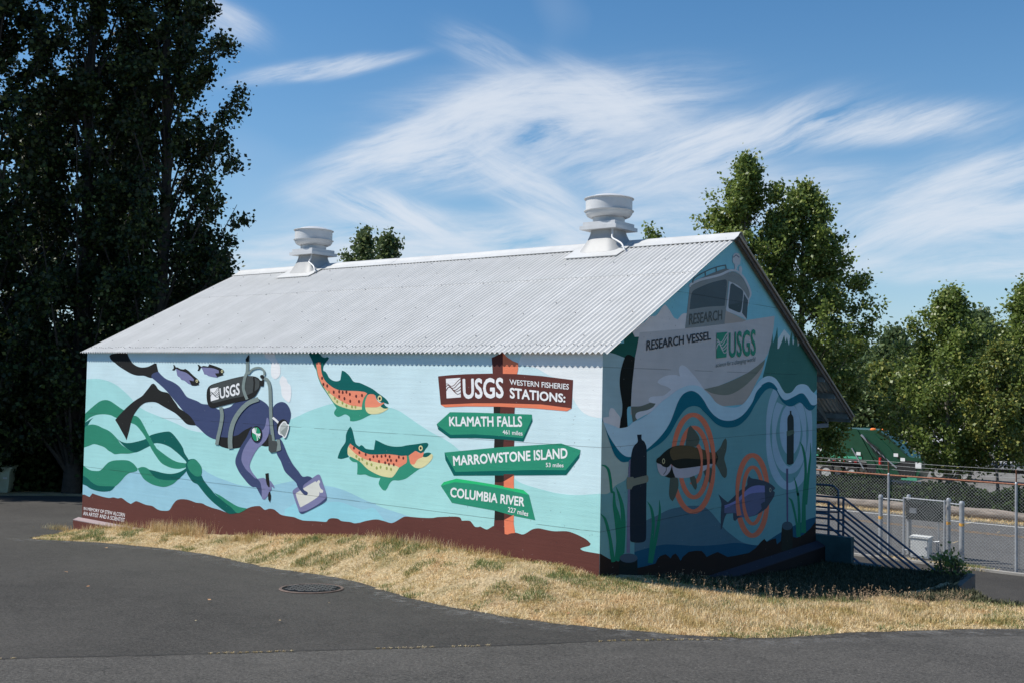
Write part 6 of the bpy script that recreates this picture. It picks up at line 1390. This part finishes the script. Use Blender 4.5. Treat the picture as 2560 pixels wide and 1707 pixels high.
F0 = U(2347, 1199, 2, -6.04)
def fp(x, y, z): return (F0.x+x, F0.y+y, F0.z+z)
R = thing('flatbed_truck', 'dark flatbed truck with white side rails behind the young cottonwood', 'truck', tuple(F0))
mb = MB(); mb.box(fp(2.4, 1.2, 1.05), (8.2, 2.3, .12)); mb.build('deck', greym, R)
mb = MB(); mb.box(fp(2.4, 1.2, .82), (7.6, .9, .28)); mb.build('chassis', blk, R)
for z in (1.42, 1.85): mb = MB(); mb.box(fp(2.3, .05, z), (7.4, .05, .10)); mb.build('side_rail', whm, R)
for i in range(6): mb = MB(); mb.box(fp(-1.2+i*1.4, .10, 1.45), (.07, .05, .9)); mb.build('stake', greym, R)
mb = MB(); mb.box(fp(-1.25, .25, .80), (.62, .5, .52)); mb.build('tool_box', steel, R)
mb = MB(); mb.box(fp(-1.5, -.02, 1.20), (.7, .03, .10)); mb.build('marker_strip', redm, R)
wheel(R, 0, .2, .47, fp); wheel(R, 1.45, .2, .47, fp); wheel(R, 6.9, .2, .47, fp)
mb = MB(); mb.prism([(F0.x+x, F0.z+z) for x, z in ((5.6, .6), (8.4, .6), (8.3, 1.5), (7.4, 1.7), (7.0, 2.5), (5.6, 2.5))], 1, F0.y+.1, F0.y+2.2); cb = mb.build('cab', greym, R)
mb = MB(); mb.prism([(F0.x+x, F0.z+z) for x, z in ((5.9, 1.6), (7.1, 1.6), (6.85, 2.3), (5.9, 2.3))], 1, F0.y+.085, F0.y+.098); mb.build('window', glass, cb)
for k in range(5): mb = MB(); mb.tube([fp(-1.2, .4+.25*k, 1.20), fp(5.2, .4+.25*k, 1.22)], .09, 8); mb.build('pipe', steel if k % 2 else greym, R)
def van(px, py, lb, ht=2.2, ln=5.2, col=whm):
    V0 = U(px, py, 2, -6.04); R = thing('parked_van', lb, 'van', tuple(V0)); x0, y0, z0 = V0
    mb = MB(); mb.prism([(x0+x, z0+z) for x, z in ((-ln/2, .35), (ln/2, .35), (ln/2, 1.0), (ln/2-.9, 1.25), (ln/2-1.5, ht-.05), (ln/2-1.9, ht), (-ln/2+.1, ht), (-ln/2, ht-.2))], 1, y0, y0+1.9); bo = mb.build('body', col, R, smooth=False)
    for a_, b_ in ((-1.9, -.9), (-.7, .3), (.5, 1.25)): mb = MB(); mb.box((x0+(a_+b_)/2, y0-.005, z0+ht*.72), (b_-a_, .02, .42)); mb.build('window', glass, bo)
    for x in (-1.6, 1.6): wheel(R, x, .1, .34, lambda a, b, c: (x0+a, y0+b, z0+c), .2)
van(2322, 1116, 'white van parked far back in the yard', 1.9); van(2415, 1126, 'white van parked behind the flatbed truck', 2.0); van(2475, 1150, 'grey van parked right of the flatbed truck', 2.0, 5.0, greym)
for i in range(6):
    px_ = 2196+i*17; V0 = U(px_, 1077, 2, -6.04); R = MB(); R.box((V0.x, V0.y, V0.z+.55), (1.0, .8, 1.1-.1*(i % 2))); o = R.build('concrete_block', conc); tag(o, '%s big concrete block of the row above the refuse truck' % ('leftmost', 'second', 'third', 'fourth', 'fifth', 'rightmost')[i], 'block', 'concrete blocks in the yard')
V0 = U(2545, 1122, 2, -6.04); R = thing('traffic_cone', 'orange traffic cone in the yard at the right edge', 'cone', tuple(V0)); mb = MB(); mb.lathe([(.30, .05), (.07, .95), (0, .96)], 14, tuple(V0)); mb.build('body', ornm, R); mb = MB(); mb.box((V0.x, V0.y, V0.z+.025), (.75, .75, .05)); mb.build('base', ornm, R)
V0 = U(2557, 1124, 2, -6.04); R = thing('barrel', 'blue barrel beside the orange cone', 'barrel', tuple(V0)); mb = MB(); mb.lathe([(.36, 0), (.39, .1), (.36, .5), (.39, .55), (.36, .9), (.34, .95), (0, .95)], 18, tuple(V0)); mb.build('drum', simple('blue_plastic', (.03, .18, .55), .4), R)
# far yard fence
yF = U(2180, 1070, 2, -6.05).y; zF = U(2180, 1043, 1, yF).z
R = thing('yard_fence', 'pale chain link fence along the back of the yard', 'fence', (-45, yF, -6.05))
for i in range(16): x = -62+i*4.0; mb = MB(); mb.tube([(x, yF, -6.1), (x, yF, zF)], .05, 6); mb.build('post', galv, R)
mb = MB(); mb.tube([(-62, yF, zF), (-2, yF, zF)], .045, 6); mb.build('top_rail', galv, R)

# ================================================================ manhole cover
w = onlot(779, 1473); R = thing('manhole_cover', 'round rusty cast iron manhole cover with raised blocks set in the asphalt', 'manhole cover', tuple(w))
nx_ = Vector((1, 0, float(planeA(w.x+1, w.y)-planeA(w.x, w.y)))).normalized(); ny_ = Vector((0, 1, float(planeA(w.x, w.y+1)-planeA(w.x, w.y)))).normalized(); nz_ = nx_.cross(ny_).normalized()
Rm = Matrix((nx_, nz_.cross(nx_), nz_)).transposed() @ Matrix.Rotation(YAW+.05, 3, 'Z'); iron = simple('cast_iron', (.018, .015, .014), .6, .3, var=.35, scale=14, bump=.3); rim_ = simple('rusty_rim', (.11, .075, .06), .8, var=.35, scale=20)
O = Vector(w)+nz_*.012
def mp_(mb): mb.v = [tuple(O+Rm@Vector(v)) for v in mb.v]; return mb
mb = MB(); mb.lathe([(.315, .002), (.318, .008), (.342, .008), (.350, .001)], 48); mp_(mb).build('rim', rim_, R, smooth=True)
mb = MB(); mb.lathe([(0, .0035), (.314, .0035)], 48); mb.f.reverse(); mp_(mb).build('plate', iron, R)
bl = simple('worn_iron', (.13, .11, .10), .45, .4, var=.25, scale=10)
for j in range(-5, 6):
    for i in range(-5, 6):
        x, y = i*.078+(.039 if j % 2 else 0), j*.060
        if math.hypot(x, y) > .275 or math.hypot(x, y) < .03: continue
        mb = MB(); mb.box((x, y, .0075), (.064, .036, .012)); mp_(mb).build('block', bl, R)
mb = MB(); mb.box((0, 0, .007), (.06, .06, .008)); mp_(mb).build('block', bl, R)
mb = MB(); mb.lathe([(.345, 0), (.40, .0)], 40); n0 = O-nz_*.008; mb.v = [tuple(n0+Rm@Vector(v)) for v in mb.v]; mb.build('collar', simple('patched_asphalt', (.028, .027, .026), .95, var=.3), R)
